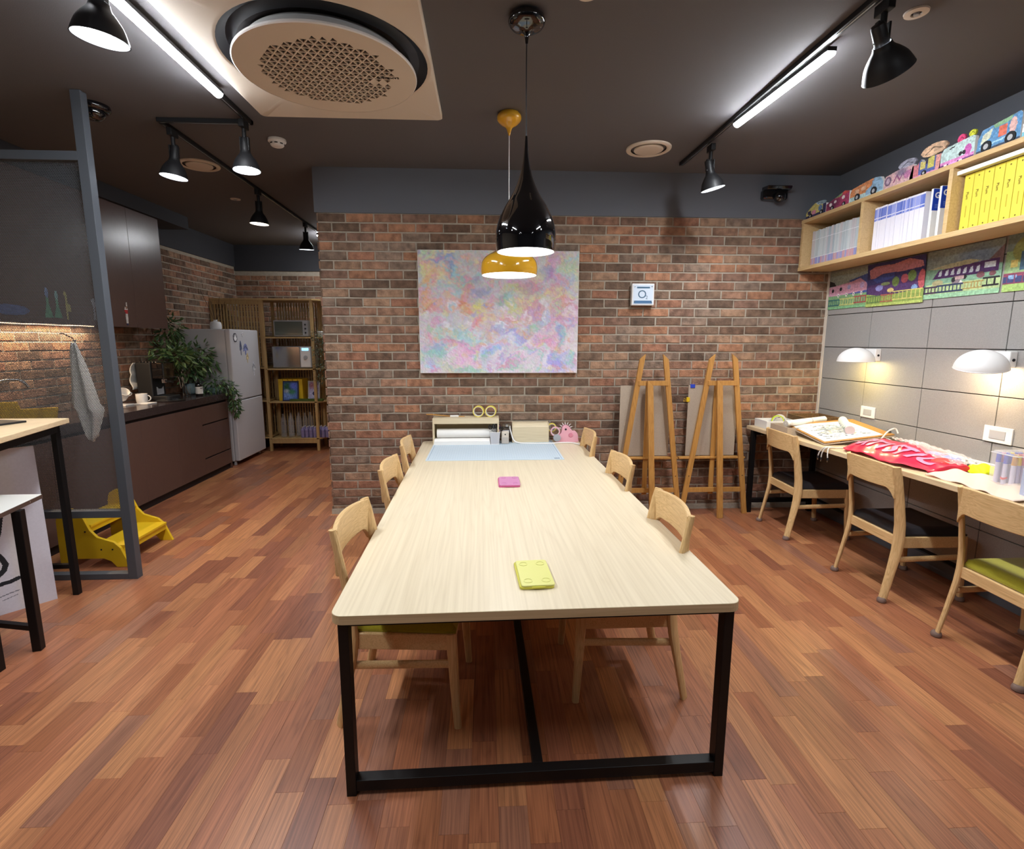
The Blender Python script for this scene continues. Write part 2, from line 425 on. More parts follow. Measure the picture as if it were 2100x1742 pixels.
# the end face of the wall, seen as a ragged edge, and its return down the passage
brickwork((-1.5, YB-.012, 0), (0, 1, 0), (-1, 0, 0), 1.25, .0, 2.82, wb, lambda a, z: a, start=0, lim=0, name='side_brick')
def sl(a, z):
    y = a+4.0; return abs(y-6.5)+(20 if z < 1.0 or (y < 6.4 and z > 1.85) or y > 8.2 else 0)
brickwork((XL, 4.0, 0), (0, 1, 0), (1, 0, 0), 4.9, .34, 2.86, wl, sl, lim=290)
brickwork((XL, YR, 0), (1, 0, 0), (0, -1, 0), 2.54, 0, 2.80, wk, lambda a, z: -z, lim=110)

# grey acoustic panels on the right wall, one object each
rt = random.Random(3)
for k in range(-1, 8):
    z0 = .126+.2995*k
    if k == -1: z0, z1 = .10, .123
    else: z1 = z0+.2995
    if k == 7: z1 = 2.335
    z0 += .003; z1 -= .003
    if z1-z0 < .05: continue
    for c in range(6):
        y1 = 4.367-.6005*(c-1)-.003; y0 = y1-.5945
        if c == 0: y1 = 4.955; y0 = 4.37
        g = rt.uniform(.95, 1.04)
        MB().box(XR-.014, XR-.001, y0, y1, z0, z1).build('panel', M['felt'], wr, bev=.0015, seg=1)
struct(MB().box(XR-.003, XR-.0005, 1.3, YB, .1, 2.34), 'trim_5', M['joint'])

# ------------------------------------------------------------------ main table
TZ = .728
t = thing('work_table', 'long pale ash work table on a black steel frame in the middle of the room', 'table', (.168, 3.3, 0), math.radians(.9))
def rrect(x0, x1, y0, y1, r, n=6):
    P = []
    for cx, cy, a in ((x1-r, y1-r, 0), (x0+r, y1-r, 90), (x0+r, y0+r, 180), (x1-r, y0+r, 270)):
        for i in range(n+1):
            q = math.radians(a+90*i/n); P.append((cx+r*math.cos(q), cy+r*math.sin(q)))
    return P
o = MB().prism(rrect(-.742, .742, -1.585, 1.64, .045), .693, .7275).build('tabletop', M['ash'], t, world=False, bev=.0015)
MB().prism(rrect(-.743, .743, -1.586, 1.641, .046), .6935, .7262).build('edge_band', M['edge'], o, world=False)
for sx in (-1, 1):
    for y in (-1.575, 1.50):
        MB().box(sx*.70-.018, sx*.70+.018, y, y+.05, 0, .693).build('leg', M['black'], t, world=False, bev=.002)
for y in (-1.572, 1.503):
    MB().box(-.683, .683, y, y+.045, .018, .062).build('bottom_rail', M['black'], t, world=False, bev=.002)
    MB().box(-.683, .683, y, y+.045, .680, .6925).build('top_rail', M['black'], t, world=False, bev=.002)
for c in list(t.children):
    if c.name.startswith('top_rail'): c.scale = (1, 1, 1)
MB().box(-.02, .02, -1.527, 1.503, .02, .06).build('long_rail', M['black'], t, world=False, bev=.002)
MB().box(-.02, .02, -1.527, 1.503, .655, .692).build('long_rail', M['black'], t, world=False, bev=.002)

# ------------------------------------------------------------------ chairs (front is +x)
def make_chair(label, group, seat, feet=False):
    t = thing('dining_chair', label, 'chair', (0, 0, 0), 0, group)
    for s in (-1, 1):
        # rear post: foot kicks back, bends forward at the seat, leans back to the top
        pts = [(-.262, s*.236, 0), (-.222, s*.232, .2), (-.195, s*.228, .34), (-.188, s*.226, .42), (-.192, s*.226, .52), (-.215, s*.226, .68), (-.245, s*.224, .84), (-.256, s*.223, .895)]
        # plank like section set at 45 degrees, the broad side turned with the curve of the back
        rr = [(.023, .0125), (.026, .014), (.031, .017), (.033, .018), (.031, .016), (.028, .014), (.026, .013), (.022, .012)]
        MB().tube(pts, rr, n=14, side=(.7, s*.7, 0), sq=.75).build('leg', M['chair'], t, smooth=True, world=False)
        pts = [(.258, s*.238, 0), (.246, s*.234, .2), (.236, s*.228, .40), (.234, s*.227, .44)]
        MB().tube(pts, [(.015, .016), (.018, .020), (.020, .023), (.020, .023)], n=12, side=(0, 1, 0), sq=.7).build('leg', M['chair'], t, smooth=True, world=False)
        MB().box(-.18, .23, s*.228-.011, s*.228+.011, .365, .438).build('seat_rail', M['chairback'], t, world=False, bev=.004)
        MB().tube([(-.205, s*.229, .285), (.242, s*.232, .30)], [(.010, .017)]*2, n=8, side=(0, 1, 0), sq=.6).build('stretcher', M['chairback'], t, smooth=True, world=False)
        if feet:
            for fx in (-.263, .259):
                MB().lathe([(.019, .0), (.026, .004), (.0275, .014), (.024, .026), (.018, .032)], (fx, s*.237, 0), 16, cap0=True, cap1=True).build('foot_cap', M['footcap'], t, smooth=True, world=False)
    MB().box(.222, .244, -.22, .22, .365, .438).build('seat_rail', M['chairback'], t, world=False, bev=.004)
    MB().box(-.202, -.180, -.22, .22, .372, .436).build('seat_rail', M['chairback'], t, world=False, bev=.004)
    # cushion
    mb = MB()
    def f(u, v):
        x = -.185+.44*v; w = .222+.012*v; y = (u*2-1)*w
        e = min(u, 1-u, v, 1-v)*12; e = min(1, e)**.5
        return (x, y, .452+.040*e-.006*math.sin(math.pi*u)*math.sin(math.pi*v))
    mb.grid(24, 24, f); nv = len(mb.v)
    b = [(-.185, -.222), (-.185, .222), (.255, .234), (.255, -.234)]
    mb.prism([b[0], b[3], b[2], b[1]], .438, .4525)
    mb.build('seat', M[seat], t, smooth=True, world=False, bev=.003)
    # curved backrest with an arched lower edge, thickness as a closed sweep
    mb = MB(); n = 24; vs = []
    for i in range(n+1):
        u = i/n*2-1; y = u*.222; cx = -.245-.035*(1-u*u)
        low = .752-.065*max(0, (abs(u)-.72)/.28)**2; top = .892+.012*(1-u*u)
        for (z, d) in ((low, 0), (top, 0), (top, 1), (low, 1)):
            lean = (z-.89)*.26
            vs.append((cx-lean*-.35+(.011 if d == 0 else -.011)+(.89-z)*.11, y, z))
    fs = [(a*4+j, (a+1)*4+j, (a+1)*4+(j+1) % 4, a*4+(j+1) % 4) for a in range(n) for j in range(4)]+[(0, 1, 2, 3), (n*4+3, n*4+2, n*4+1, n*4)]
    mb.add(vs, fs); mb.build('backrest', M['chairback'], t, smooth=True, world=False, bev=.004)
    return t
GC = 'oak chairs pushed in at the long table'
ch = make_chair('oak chair with olive seat at the near left corner of the long table', GC, 'seatgreen')
ch.location = (-.372, 2.305, 0); ch.rotation_euler = (0, 0, math.radians(-4))
dup(ch, (-.385, 3.335, 0), math.radians(-1.5), 'middle oak chair on the left side of the long table')
dup(ch, (-.385, 4.10, 0), math.radians(1.5), 'oak chair at the far left end of the long table by the brick wall')
dup(ch, (.668, 2.425, 0), math.pi, 'oak chair at the near right corner of the long table')
dup(ch, (.672, 3.40, 0), math.pi+math.radians(2), 'middle oak chair on the right side of the long table')
dup(ch, (.655, 4.42, 0), math.pi-math.radians(1), 'oak chair at the far right end of the long table beside the pink dispenser')
c2 = make_chair('oak chair with black seat at the far end of the wall desk', 'oak chairs along the wall desk', 'seatblack', True)
c2.location = (2.825, 4.335, 0); c2.rotation_euler = (0, 0, math.radians(-2))
dup(c2, (2.828, 3.262, 0), math.radians(-1), 'oak chair with black seat in front of the red bag')
c3 = make_chair('oak chair with olive seat cut by the right edge of the picture', 'oak chairs along the wall desk', 'seatgreen', True)
c3.location = (2.835, 2.39, 0); c3.rotation_euler = (0, 0, math.radians(-1))

# ------------------------------------------------------------------ wall desk
DZ = .857
t = thing('wall_desk', 'long narrow oak desk on black steel legs along the grey panelled wall', 'desk', (2.95, 3.5, 0))
MB().prism([(2.575, 4.945), (2.735, 1.6), (3.288, 1.6), (3.288, 4.945)], DZ-.034, DZ).build('tabletop', M['desk'], t, bev=.002)
for y in (4.85, 1.9):
    x0 = 2.60+(4.85-y)*.047
    for x in (x0, 3.22):
        MB().box(x-.02, x+.02, y-.022, y+.022, 0, DZ-.036).build('leg', M['black'], t, bev=.002)
    MB().box(x0+.02, 3.20, y-.02, y+.02, .10, .14).build('crossbar', M['black'], t, bev=.002)
    MB().box(x0+.02, 3.20, y-.02, y+.02, DZ-.076, DZ-.036).build('crossbar', M['black'], t, bev=.002)

# ------------------------------------------------------------------ easels (seen from behind, boards facing the wall)
def easel(cx, label, clips):
    t = thing('easel', label, 'easel', (cx, 4.8, 0), 0, 'wooden studio easels against the brick wall')
    def leg(x0, x1, y0, y1, z1, w=.024, d=.012):
        # plank leg with a slanted top
        mb = MB(); s = 1 if x1 > x0 else -1
        a = Vector((x0, y0, 0)); b = Vector((x1, y1, z1)); t_ = (b-a).normalized()
        sx = Vector((1, 0, 0)); sx = (sx-t_*sx.dot(t_)).normalized(); ny = t_.cross(sx)
        top = b; vs = []
        for q in (-1, 1):
            vs += [a-sx*w+ny*d*q, a+sx*w+ny*d*q]
            if s > 0: vs += [top+sx*w+ny*d*q, top+sx*w*.2-t_*.02+ny*d*q, top-sx*w-t_*.055+ny*d*q]
            else: vs += [top+sx*w-t_*.055+ny*d*q, top-sx*w*.2-t_*.02+ny*d*q, top-sx*w+ny*d*q]
        mb.add(vs, [(0, 1, 2, 3, 4), (9, 8, 7, 6, 5)]+[(i, 5+i, 5+(i+1) % 5, (i+1) % 5) for i in range(5)])
        return mb
    leg(cx-.335, cx-.115, 4.80, 4.79, 1.56).build('leg', M['easel'], t, bev=.002)
    leg(cx+.30, cx+.095, 4.80, 4.79, 1.56).build('leg', M['easel'], t, bev=.002)
    leg(cx+.0, cx-.05, 4.675, 4.755, 1.315, .027, .013).build('rear_leg', M['easel'], t, bev=.002)
    MB().box(cx-.15, cx+.13, 4.772, 4.79, 1.265, 1.31).build('crossbar', M['easel'], t, bev=.002)
    MB().box(cx-.30, cx+.27, 4.79, 4.808, .225, .27).build('crossbar', M['easel'], t, bev=.002)
    MB().box(cx-.38, cx+.27, 4.80, 4.86, .555, .572).build('tray', M['easel'], t, bev=.002)
    MB().box(cx-.065, cx-.02, 4.815, 4.833, .2, 1.27).build('mast', M['easel'], t, bev=.002)
    for s, zs in ((-1, (1.13, .97, .80, .39)), (1, (1.13, .97, .80, .39))):
        for z in zs:
            f = z/1.56; x = (cx-.335+.22*f) if s < 0 else (cx+.30-.205*f)
            MB().lathe([(.0045, 0), (.0045, .004)], n=8, M=align((x, 4.787, z), (0, -1, 0)), cap0=True, cap1=True).build('screw', M['ink'], t)
    b = MB().box(cx-.295, cx+.19, 4.868, 4.876, .575, 1.26).build('easel_board', M['board'])
    return t, b
ea, b = easel(1.575, 'left studio easel leaning on the brick wall', 0)
tag(b, 'plain hardboard resting on the left easel', 'drawing board', 'boards on the easels')
eb, b = easel(2.235, 'studio easel next to the wall desk', 1)
tag(b, 'plain hardboard with clips on the easel next to the wall desk', 'drawing board', 'boards on the easels')
c = thing('binder_clip', 'blue binder clip on the board corner of the right easel', 'clip', (1.98, 4.87, 1.24))
MB().box(1.955, 2.0, 4.862, 4.882, 1.235, 1.27).build('clip_body', mat('blue', S(40, 70, 190), .4), c, bev=.003)
MB().tube([(1.965, 4.858, 1.268), (1.965, 4.852, 1.295), (1.99, 4.852, 1.295), (1.99, 4.858, 1.268)], .0015, 6).build('wire_loop', M['steel'], c)
c = thing('bulldog_clip', 'yellow clip below the blue clip on the easel board', 'clip', (1.94, 4.87, 1.13))
MB().box(1.925, 1.955, 4.862, 4.882, 1.10, 1.145).build('clip_body', M['yellow'], c, bev=.003)
MB().tube([(1.925, 4.87, 1.12), (1.90, 4.865, 1.135), (1.895, 4.865, 1.11), (1.925, 4.87, 1.11)], .003, 6).build('wire_loop', M['yellow'], c)

# ------------------------------------------------------------------ ceiling fixtures and their light
def arc(pts, k=6):
    """smooth a profile (Catmull-Rom)"""
    out = []
    P = [pts[0]]+list(pts)+[pts[-1]]
    for i in range(1, len(P)-2):
        for j in range(k):
            t = j/k; q = []
            for d in range(len(P[0])):
                a, b, c, e = P[i-1][d], P[i][d], P[i+1][d], P[i+2][d]
                q.append(.5*((2*b)+(-a+c)*t+(2*a-5*b+4*c-e)*t*t+(-a+3*b-3*c+e)*t**3))
            out.append(tuple(q))
    out.append(tuple(pts[-1])); return out
def track(label, pts):
    t = thing('lighting_track', label, 'track', (pts[0][0], pts[0][1], CEIL))
    for a, b in zip(pts[:-1], pts[1:]):
        a = Vector(a); b = Vector(b); d = (b-a).normalized(); n = Vector((-d.y, d.x)); w = .017
        q = [a-n*w-d*w, b-n*w+d*w, b+n*w+d*w, a+n*w-d*w]
        MB().prism([tuple(v) for v in q], CEIL-.028, CEIL-.001).build('rail', M['blackmat'], t, bev=.002)
        q2 = [a-n*.004, b-n*.004, b+n*.004, a+n*.004]
        MB().prism([tuple(v) for v in q2], CEIL-.0295, CEIL-.0275).build('conductor', M['steel'], t)
    return t
track('black track with the left light tube, running beside the ceiling air conditioner', [(-1.636, -1.0), (-1.636, 4.01), (-2.245, 4.01)])
track('black track running back over the kitchen passage', [(-2.25, 4.05), (-2.34, 8.3)])
track('black track on the right with a light tube between two spotlights', [(1.84, -1.0), (1.70, 4.69)])
def tube_lamp(label, x, y0, y1, x1=None, pw=1):
    x1 = x if x1 is None else x1; xm = (x+x1)/2
    t = thing('light_tube', label, 'light', (xm, (y0+y1)/2, CEIL-.05), 0, 'linear lights on the ceiling tracks')
    L = (y1-y0)
    A = align((x, y0, CEIL-.055), (x1-x, y1-y0, 0))
    mb = MB(); n = 16; vs = []
    for z in (0, L):
        for i in range(n):
            a = math.pi*(i/(n-1)); vs.append((x+(x1-x)*z/L+.026*math.cos(a), y0+z, CEIL-.052-.024*math.sin(a)))
    mb.add(vs, [(i, i+1, n+i+1, n+i) for i in range(n-1)]+[(n-1, 0, n, 2*n-1), tuple(range(n)), tuple(range(n, 2*n))[::-1]])
    mb.build('diffuser', M['led'] if pw > .2 and pw != .3 else M['ledfar'], t)
    MB().prism([(x-.024, y0-.01), (x+.024, y0-.01), (x1+.024, y1+.01), (x1-.024, y1+.01)], CEIL-.051, CEIL-.030).build('housing', M['blackmat'], t)
    light('AREA', 'tube_light', (xm, (y0+y1)/2, CEIL-.078), TUBE_W*pw, (.93, .96, 1), t, aim=(0, 0, -1), size=.045, sizey=L)
tube_lamp('glowing light tube on the left track beside the air conditioner', -1.60, 2.44, 3.50)
tube_lamp('glowing light tube on the right track', 1.79, 2.86, 3.76, 1.735)
for x, y, pw in ((-1.6, .5, .62), (1.82, .5, .62), (-1.6, -2.2, .08), (1.82, -2.2, .08)):
    tube_lamp('glowing light tube above and behind the camera', x, y, y+1.0, pw=pw-.01)
tube_lamp('light tube on the kitchen track hidden behind the brick corner', -2.33, 7.75, 8.35, pw=.26)
def spot(label, tx, ty, aim, warm=False, pw=1., on=True, big=1., drop=.07, ang=140, off=(0, 0)):
    t = thing('track_spotlight', label, 'spotlight', (tx, ty, CEIL-.03), 0, 'bell shaped spotlights on the ceiling tracks')
    a = Vector(aim).normalized()
    MB().box(tx-.018, tx+.018, ty-.045, ty+.045, CEIL-.075, CEIL-.026).build('adapter', M['blackmat'], t, bev=.004)
    pv = Vector((tx, ty, CEIL-.075-drop))
    MB().lathe([(.014, 0), (.014, drop)], (tx, ty, CEIL-.075-drop), 14, cap0=True, cap1=True).build('stem', M['blackmat'], t, smooth=True)
    for s in (-1, 1):
        MB().box(-.005, .005, -.013, .013, -.075, .015, M=Matrix.Translation((tx+s*.026, ty, pv.z))).build('bracket', M['blackmat'], t, bev=.002)
    q = pv+Vector((0, 0, -.065))
    A = align(q-a*.045, a)
    MB().lathe([(.0, -.03), (.026, -.028), (.030, -.02), (.030, .065), (.034, .07)], n=24, M=A).build('lamp_body', M['blackmat'], t, smooth=True)
    pr = arc([(.033, .055), (.038, .075), (.056, .10), (.074, .13), (.086, .165), (.091, .185)], 4)
    pr = [(r*big, z) for r, z in pr]
    inner = [(r-.003, z+.001) for r, z in pr][::-1]
    sh = MB().lathe(pr+[(pr[-1][0]+.0015, pr[-1][1]+.002)]+inner[:1], n=40, M=A).build('shade', M['blackmat'], t, smooth=True)
    MB().lathe(inner, n=40, M=A).build('reflector', M['reflector'], sh, smooth=True)
    w = warm
    MB().lathe([(0, .158), (.03, .156), (.052, .148), (.06, .135), (.05, .10)], n=28, M=A).build('bulb', M['bulbwarm' if w else 'bulb'], t, smooth=True)
    c = (1, .82, .6) if w else (.93, .96, 1)
    p = A @ Vector((0, 0, .172))
    light('SPOT', 'bulb_light', p, SPOT_W*pw, c, t, aim=a, spot=ang, blend=.9, rad=.04)
    return t
spot('large spotlight at the top left corner of the picture, shining down', -1.56, 2.44, (-.12, .06, -1), big=1.12, drop=.02)
spot('spotlight at the corner where the left track turns', -1.66, 3.96, (.02, -.04, -1), pw=.9)
spot('spotlight at the start of the kitchen track before the round air vent', -2.24, 4.14, (-.12, -.03, -1), pw=.75, ang=105)
spot('warm white spotlight over the kitchen passage', -2.28, 5.66, (-.05, 0, -1), warm=True, pw=.65, ang=100)
spot('farthest spotlight on the kitchen track, next to the brick corner', -2.31, 7.14, (-.02, .1, -1), pw=.6, ang=100)
spot('dark backed spotlight at the upper right, turned away to the desk wall', 1.795, 2.50, (.72, .42, -.9), pw=1.3, drop=.05, big=1.15)
spot('spotlight at the far end of the right track, lighting the brick wall', 1.755, 4.22, (.25, .03, -1), pw=1.5)
for x, y in ((-1.6, 1.5), (1.82, 1.55), (-1.6, -.9)):
    spot('spotlight on the track behind the camera', x, y, (.1*(-1 if x > 0 else 1), .25, -1), pw=.35)

# pendants
def pendant(x, y, prof, cprof, m, cm, ztop, zd, rd, label, name):
    t = thing('pendant_lamp', label, 'lamp', (x, y, CEIL), 0, 'glossy pendant lamps over the work table')
    cp = arc(cprof, 6)
    MB().lathe(cp, (x, y, 0), 40, cap0=True, cap1=True).build('canopy', m, t, smooth=True)
    MB().tube([(x, y, cprof[-1][1]+.01), (x-.001, y, (cprof[-1][1]+ztop)/2), (x, y, ztop)], .0032, 8).build('cord', cm, t)
    sp = arc(prof, 6)
    sh = MB().lathe(sp, (x, y, 0), 64).build('lamp_shade', m, t, smooth=True, angle=60)
    inn = [(r-.004, z) for r, z in sp if z < prof[-1][1]+.12 and r > .02]
    MB().lathe(inn+[(sp[-1][0], sp[-1][1])], (x, y, 0), 64).build('shade_lining', M['white'], sh, smooth=True)
    MB().lathe([(rd, 0), (rd*.8, -.004), (0, -.006)], (x, y, zd), 48).build('diffuser', M['pend'], t, smooth=True)
    light('AREA', 'pendant_light', (x, y, zd-.012), PEND_W, (.97, .99, 1), t, aim=(0, 0, -1), size=rd*2)
pendant(.207, 2.73, [(.006, 2.665), (.009, 2.62), (.013, 2.575), (.020, 2.53), (.038, 2.462), (.070, 2.392), (.106, 2.335), (.135, 2.275), (.149, 2.225), (.153, 2.18), (.149, 2.135), (.147, 2.118)],
        [(.070, CEIL-.001), (.085, CEIL-.015), (.088, CEIL-.035), (.070, CEIL-.055), (.030, CEIL-.068), (.012, CEIL-.09), (.006, CEIL-.125)],
        M['blackgloss'], M['blackmat'], 2.66, 2.126, .144, 'glossy black teardrop pendant lamp hanging over the table', '')
pendant(.172, 3.81, [(.006, 2.42), (.016, 2.40), (.030, 2.365), (.065, 2.325), (.115, 2.292), (.165, 2.262), (.193, 2.225), (.201, 2.185), (.199, 2.15), (.195, 2.135)],
        [(.072, CEIL-.001), (.083, CEIL-.02), (.080, CEIL-.045), (.055, CEIL-.07), (.026, CEIL-.088), (.014, CEIL-.11), (.006, CEIL-.14)],
        M['yellowgloss'], M['white'], 2.42, 2.143, .192, 'wide yellow pendant lamp behind the black one', '')

# cassette air conditioner
t = thing('air_conditioner', 'square ceiling air conditioner with a round perforated centre plate', 'air conditioner', (-.87, 3.15, CEIL))
cx, cy = -.836, 3.115
mb = MB(); n = 64; R0 = .54
outer = rrect(-1.492, -.282, 2.42, 3.862, .03, 15)
# plate with a round opening: walk both outlines by angle
ang = [2*math.pi*i/n for i in range(n)]
def hit(a):
    dx, dy = math.cos(a), math.sin(a); best = 9
    for k in range(len(outer)):
        (x0, y0), (x1, y1) = outer[k], outer[(k+1) % len(outer)]; ex, ey = x1-x0, y1-y0
        den = dx*ey-dy*ex
        if abs(den) < 1e-9: continue
        tt = ((x0-cx)*ey-(y0-cy)*ex)/den; ss = ((x0-cx)*dy-(y0-cy)*dx)/den
        if tt > 0 and -1e-6 <= ss <= 1+1e-6: best = min(best, tt)
    return (cx+dx*best, cy+dy*best)
ca = [math.atan2(p[1]-cy, p[0]-cx) % (2*math.pi) for p in outer]
ang = sorted(set([round(a, 4) for a in ang]+[round(a, 4) for a in ca])); n = len(ang)
ob = [hit(a) for a in ang]
vs = [(x, y, CEIL-.002) for x, y in ob]+[(x, y, CEIL-.030) for x, y in ob]+[(cx+(x-cx)*.985, cy+(y-cy)*.985, CEIL-.037) for x, y in ob]
vs += [(cx+(R0+.010)*math.cos(a), cy+(R0+.010)*math.sin(a), CEIL-.041) for a in ang]+[(cx+R0*math.cos(a), cy+R0*math.sin(a), CEIL-.042) for a in ang]+[(cx+(R0-.01)*math.cos(a), cy+(R0-.01)*math.sin(a), CEIL-.04) for a in ang]
mb.add(vs, [(k*n+i, k*n+(i+1) % n, (k+1)*n+(i+1) % n, (k+1)*n+i) for k in range(5) for i in range(n)])
mb.build('panel', M['cream'], t, smooth=True, angle=30)
MB().lathe([(R0-.008, CEIL-.04), (R0-.03, CEIL-.02), (.485, CEIL-.012), (.44, CEIL-.03)], (cx, cy, 0), 64).build('air_outlet', M['outlet'], t, smooth=True)
zc = CEIL-.105; rd = .468
MB().lathe([(.40, zc+.08), (rd-.02, zc+.028), (rd, zc+.014), (rd+.002, zc+.004), (rd-.003, zc-.0005)], (cx, cy, 0), 96).build('disc_rim', M['white'], t, smooth=True)
mb = MB(); g = .0475; h = g*math.sqrt(3)/2; rp = .345
rot = math.radians(8)
def W(x, y):
    r = math.hypot(x, y)
    if r > rd-.003: x *= (rd-.003)/r; y *= (rd-.003)/r
    return (cx+x*math.cos(rot)-y*math.sin(rot), cy+x*math.sin(rot)+y*math.cos(rot))
for j in range(-14, 15):
    for i in range(-19, 20):
        for up in (0, 1):
            b0 = (i*g+j*g/2, j*h)
            T = [b0, (b0[0]+g, b0[1]), (b0[0]+g/2, b0[1]+h)] if up else [(b0[0]+g, b0[1]), (b0[0]+g*1.5, b0[1]+h), (b0[0]+g/2, b0[1]+h)]
            mx = sum(p[0] for p in T)/3; my = sum(p[1] for p in T)/3; r = math.hypot(mx, my)
            if r > rd+.02: continue
            lim = rp+.014*math.sin(6*math.atan2(my, mx)+j)
            hole = r < lim and not (abs(my-.085+.05) < .02 and mx > .235)
            O = [W(*p) for p in T]
            if max(abs(O[0][0]-O[1][0])+abs(O[0][1]-O[1][1]), abs(O[0][0]-O[2][0])+abs(O[0][1]-O[2][1])) < 1e-4: continue
            if not hole: mb.add([(x, y, zc) for x, y in O], [(2, 1, 0)])
            else:
                k = .74; I = [W(mx+(p[0]-mx)*k, my+(p[1]-my)*k) for p in T]
                vs = [(x, y, zc) for x, y in O]+[(x, y, zc) for x, y in I]+[(x, y, zc+.007) for x, y in I]
                mb.add(vs, [(3+(q+1) % 3, (q+1) % 3, q, 3+q) for q in range(3)]+[(6+(q+1) % 3, 3+(q+1) % 3, 3+q, 6+q) for q in range(3)])
pl = mb.build('perforated_plate', M['cream'], t)
MB().lathe([(0, 0), (.40, 0)], (cx, cy, zc+.0075), 32).build('fan_grille', M['joint'], t)
text('SAMSUNG', 'lettering', M['ink'], .026, basis((-.522, 3.135, zc-.001), (-1, .03, 0), (0.03, 1, 0)), pl, .0008)

# round air diffusers, sprinklers, detector, cameras
def diffuser(x, y, r, label):
    t = thing('air_vent', label, 'vent', (x, y, CEIL), 0, 'round air vents in the ceiling')
    MB().lathe(arc([(r, -.001), (r*.98, -.012), (r*.86, -.018), (r*.78, -.010)], 4), (x, y, CEIL), 48).build('ring', M['cream'], t, smooth=True)
    MB().lathe([(r*.78, -.010), (r*.74, -.002)], (x, y, CEIL), 48).build('throat', M['joint'], t)
    MB().lathe(arc([(r*.64, -.004), (r*.64, -.016), (r*.52, -.022), (0, -.025)], 4), (x, y, CEIL), 48).build('disc', M['cream'], t, smooth=True)
diffuser(1.315, 4.39, .178, 'round air vent in the ceiling between the pendants and the right track')
diffuser(-2.49, 4.98, .165, 'round air vent behind the kitchen spotlight')
def sprinkler(x, y, label):
    t = thing('sprinkler', label, 'sprinkler', (x, y, CEIL), 0, 'small ceiling sprinklers')
    MB().lathe([(.052, -.0005), (.05, -.008), (.024, -.011), (.022, -.004)], (x, y, CEIL), 28).build('plate', M['cream'], t, smooth=True)
    MB().lathe([(.012, -.003), (.012, -.016), (0, -.018)], (x, y, CEIL), 12).build('nozzle', M['grey'], t, smooth=True)
sprinkler(2.03, 2.61, 'small round sprinkler beside the upper right spotlight')
sprinkler(.463, 2.555, 'small round sprinkler at the top edge right of the black pendant')
sprinkler(-2.70, 6.10, 'small round sprinkler over the kitchen passage')
t = thing('smoke_detector', 'white smoke detector on the ceiling behind the air conditioner', 'detector', (-1.585, 4.36, CEIL))
MB().lathe(arc([(.066, -.001), (.066, -.018), (.056, -.024), (.052, -.03)], 4), (-1.585, 4.36, CEIL), 32).build('base', M['white'], t, smooth=True)
MB().lathe(arc([(.052, -.03), (.050, -.042), (.036, -.054), (.0, -.058)], 4), (-1.585, 4.36, CEIL), 32).build('sensor_cap', M['white'], t, smooth=True)
for i in range(8):
    a = i*math.pi/4+.2; MB().box(-.011, .011, -.002, .002, -.004, .004, M=Matrix.Translation((-1.585+.0505*math.cos(a), 4.36+.0505*math.sin(a), CEIL-.036)) @ Matrix.Rotation(a+math.pi/2, 4, 'Z')).build('slot', M['ink'], t)
t = thing('dome_camera', 'glossy black dome camera on the ceiling beside the partition post', 'camera', (-2.565, 3.83, CEIL))
MB().lathe(arc([(.098, -.001), (.10, -.022), (.088, -.036), (.072, -.04)], 4), (-2.565, 3.83, CEIL), 40).build('housing', M['blackgloss'], t, smooth=True)
MB().lathe(arc([(.07, -.038), (.064, -.066), (.036, -.09), (0, -.097)], 5), (-2.565, 3.83, CEIL), 36).build('dome', M['blackgloss'], t, smooth=True)
t = thing('security_camera', 'black security camera high on the wall above the bookshelf end', 'camera', (2.68, 4.95, 3.0))
MB().box(2.555, 2.79, 4.905, 4.978, 2.965, 3.055, M=None).build('housing', M['blackgloss'], t, bev=.02, seg=4)
MB().prism([(4.86, 3.075), (4.975, 3.085), (4.975, 3.04), (4.875, 3.045)], 2.57, 2.80, axis=0).build('visor', M['blackgloss'], t, bev=.006)
MB().lathe(arc([(.052, 0), (.050, .02), (.03, .045), (0, .055)], 4), n=28, M=align((2.70, 4.90, 2.985), (-.1, -1, -.6))).build('lens_dome', M['blackgloss'], t, smooth=True)

# ------------------------------------------------------------------ partition with perforated sheet
t = thing('mesh_partition', 'grey metal partition with a perforated sheet and an open bottom', 'partition', (-3.2, 3.63, 0))
y0, y1 = 3.604, 3.662
MB().box(-2.542, -2.480, y0, y1, 0, CEIL-.002).build('post', M['dkgrey'], t, bev=.002)
for z0, z1 in ((0, .042), (.455, .505), (2.79, 2.845)):
    MB().box(XL+.03, -2.542, y0, y1, z0, z1).build('rail', M['dkgrey'], t, bev=.002)
pm = bpy.data.materials.new('perforated_sheet'); pm.use_nodes = True; nt = pm.node_tree; L = nt.links.new; nn = nt.nodes.new
pb = nt.nodes['Principled BSDF']; pb.inputs['Base Color'].default_value = (*S(76, 80, 84), 1); pb.inputs['Roughness'].default_value = .5
tc = nn('ShaderNodeTexCoord'); sp = nn('ShaderNodeSeparateXYZ'); L(tc.outputs['Object'], sp.inputs[0])
def mth(op, a, b=None):
    q = nn('ShaderNodeMath'); q.operation = op
    for i, v in enumerate((a, b)):
        if v is None: continue
        if hasattr(v, 'is_linked'): L(v, q.inputs[i])
        else: q.inputs[i].default_value = v
    return q.outputs[0]
PX, PZ = .0105, .0105*.8660254
def lattice(ox, oz):
    fx = mth('SUBTRACT', mth('FRACT', mth('ADD', mth('DIVIDE', sp.outputs['X'], PX), 50+ox)), .5)
    fz = mth('SUBTRACT', mth('FRACT', mth('ADD', mth('DIVIDE', sp.outputs['Z'], 2*PZ), 50+oz)), .5)
    dx = mth('MULTIPLY', fx, PX); dz = mth('MULTIPLY', fz, 2*PZ)
    return mth('SQRT', mth('ADD', mth('MULTIPLY', dx, dx), mth('MULTIPLY', dz, dz)))
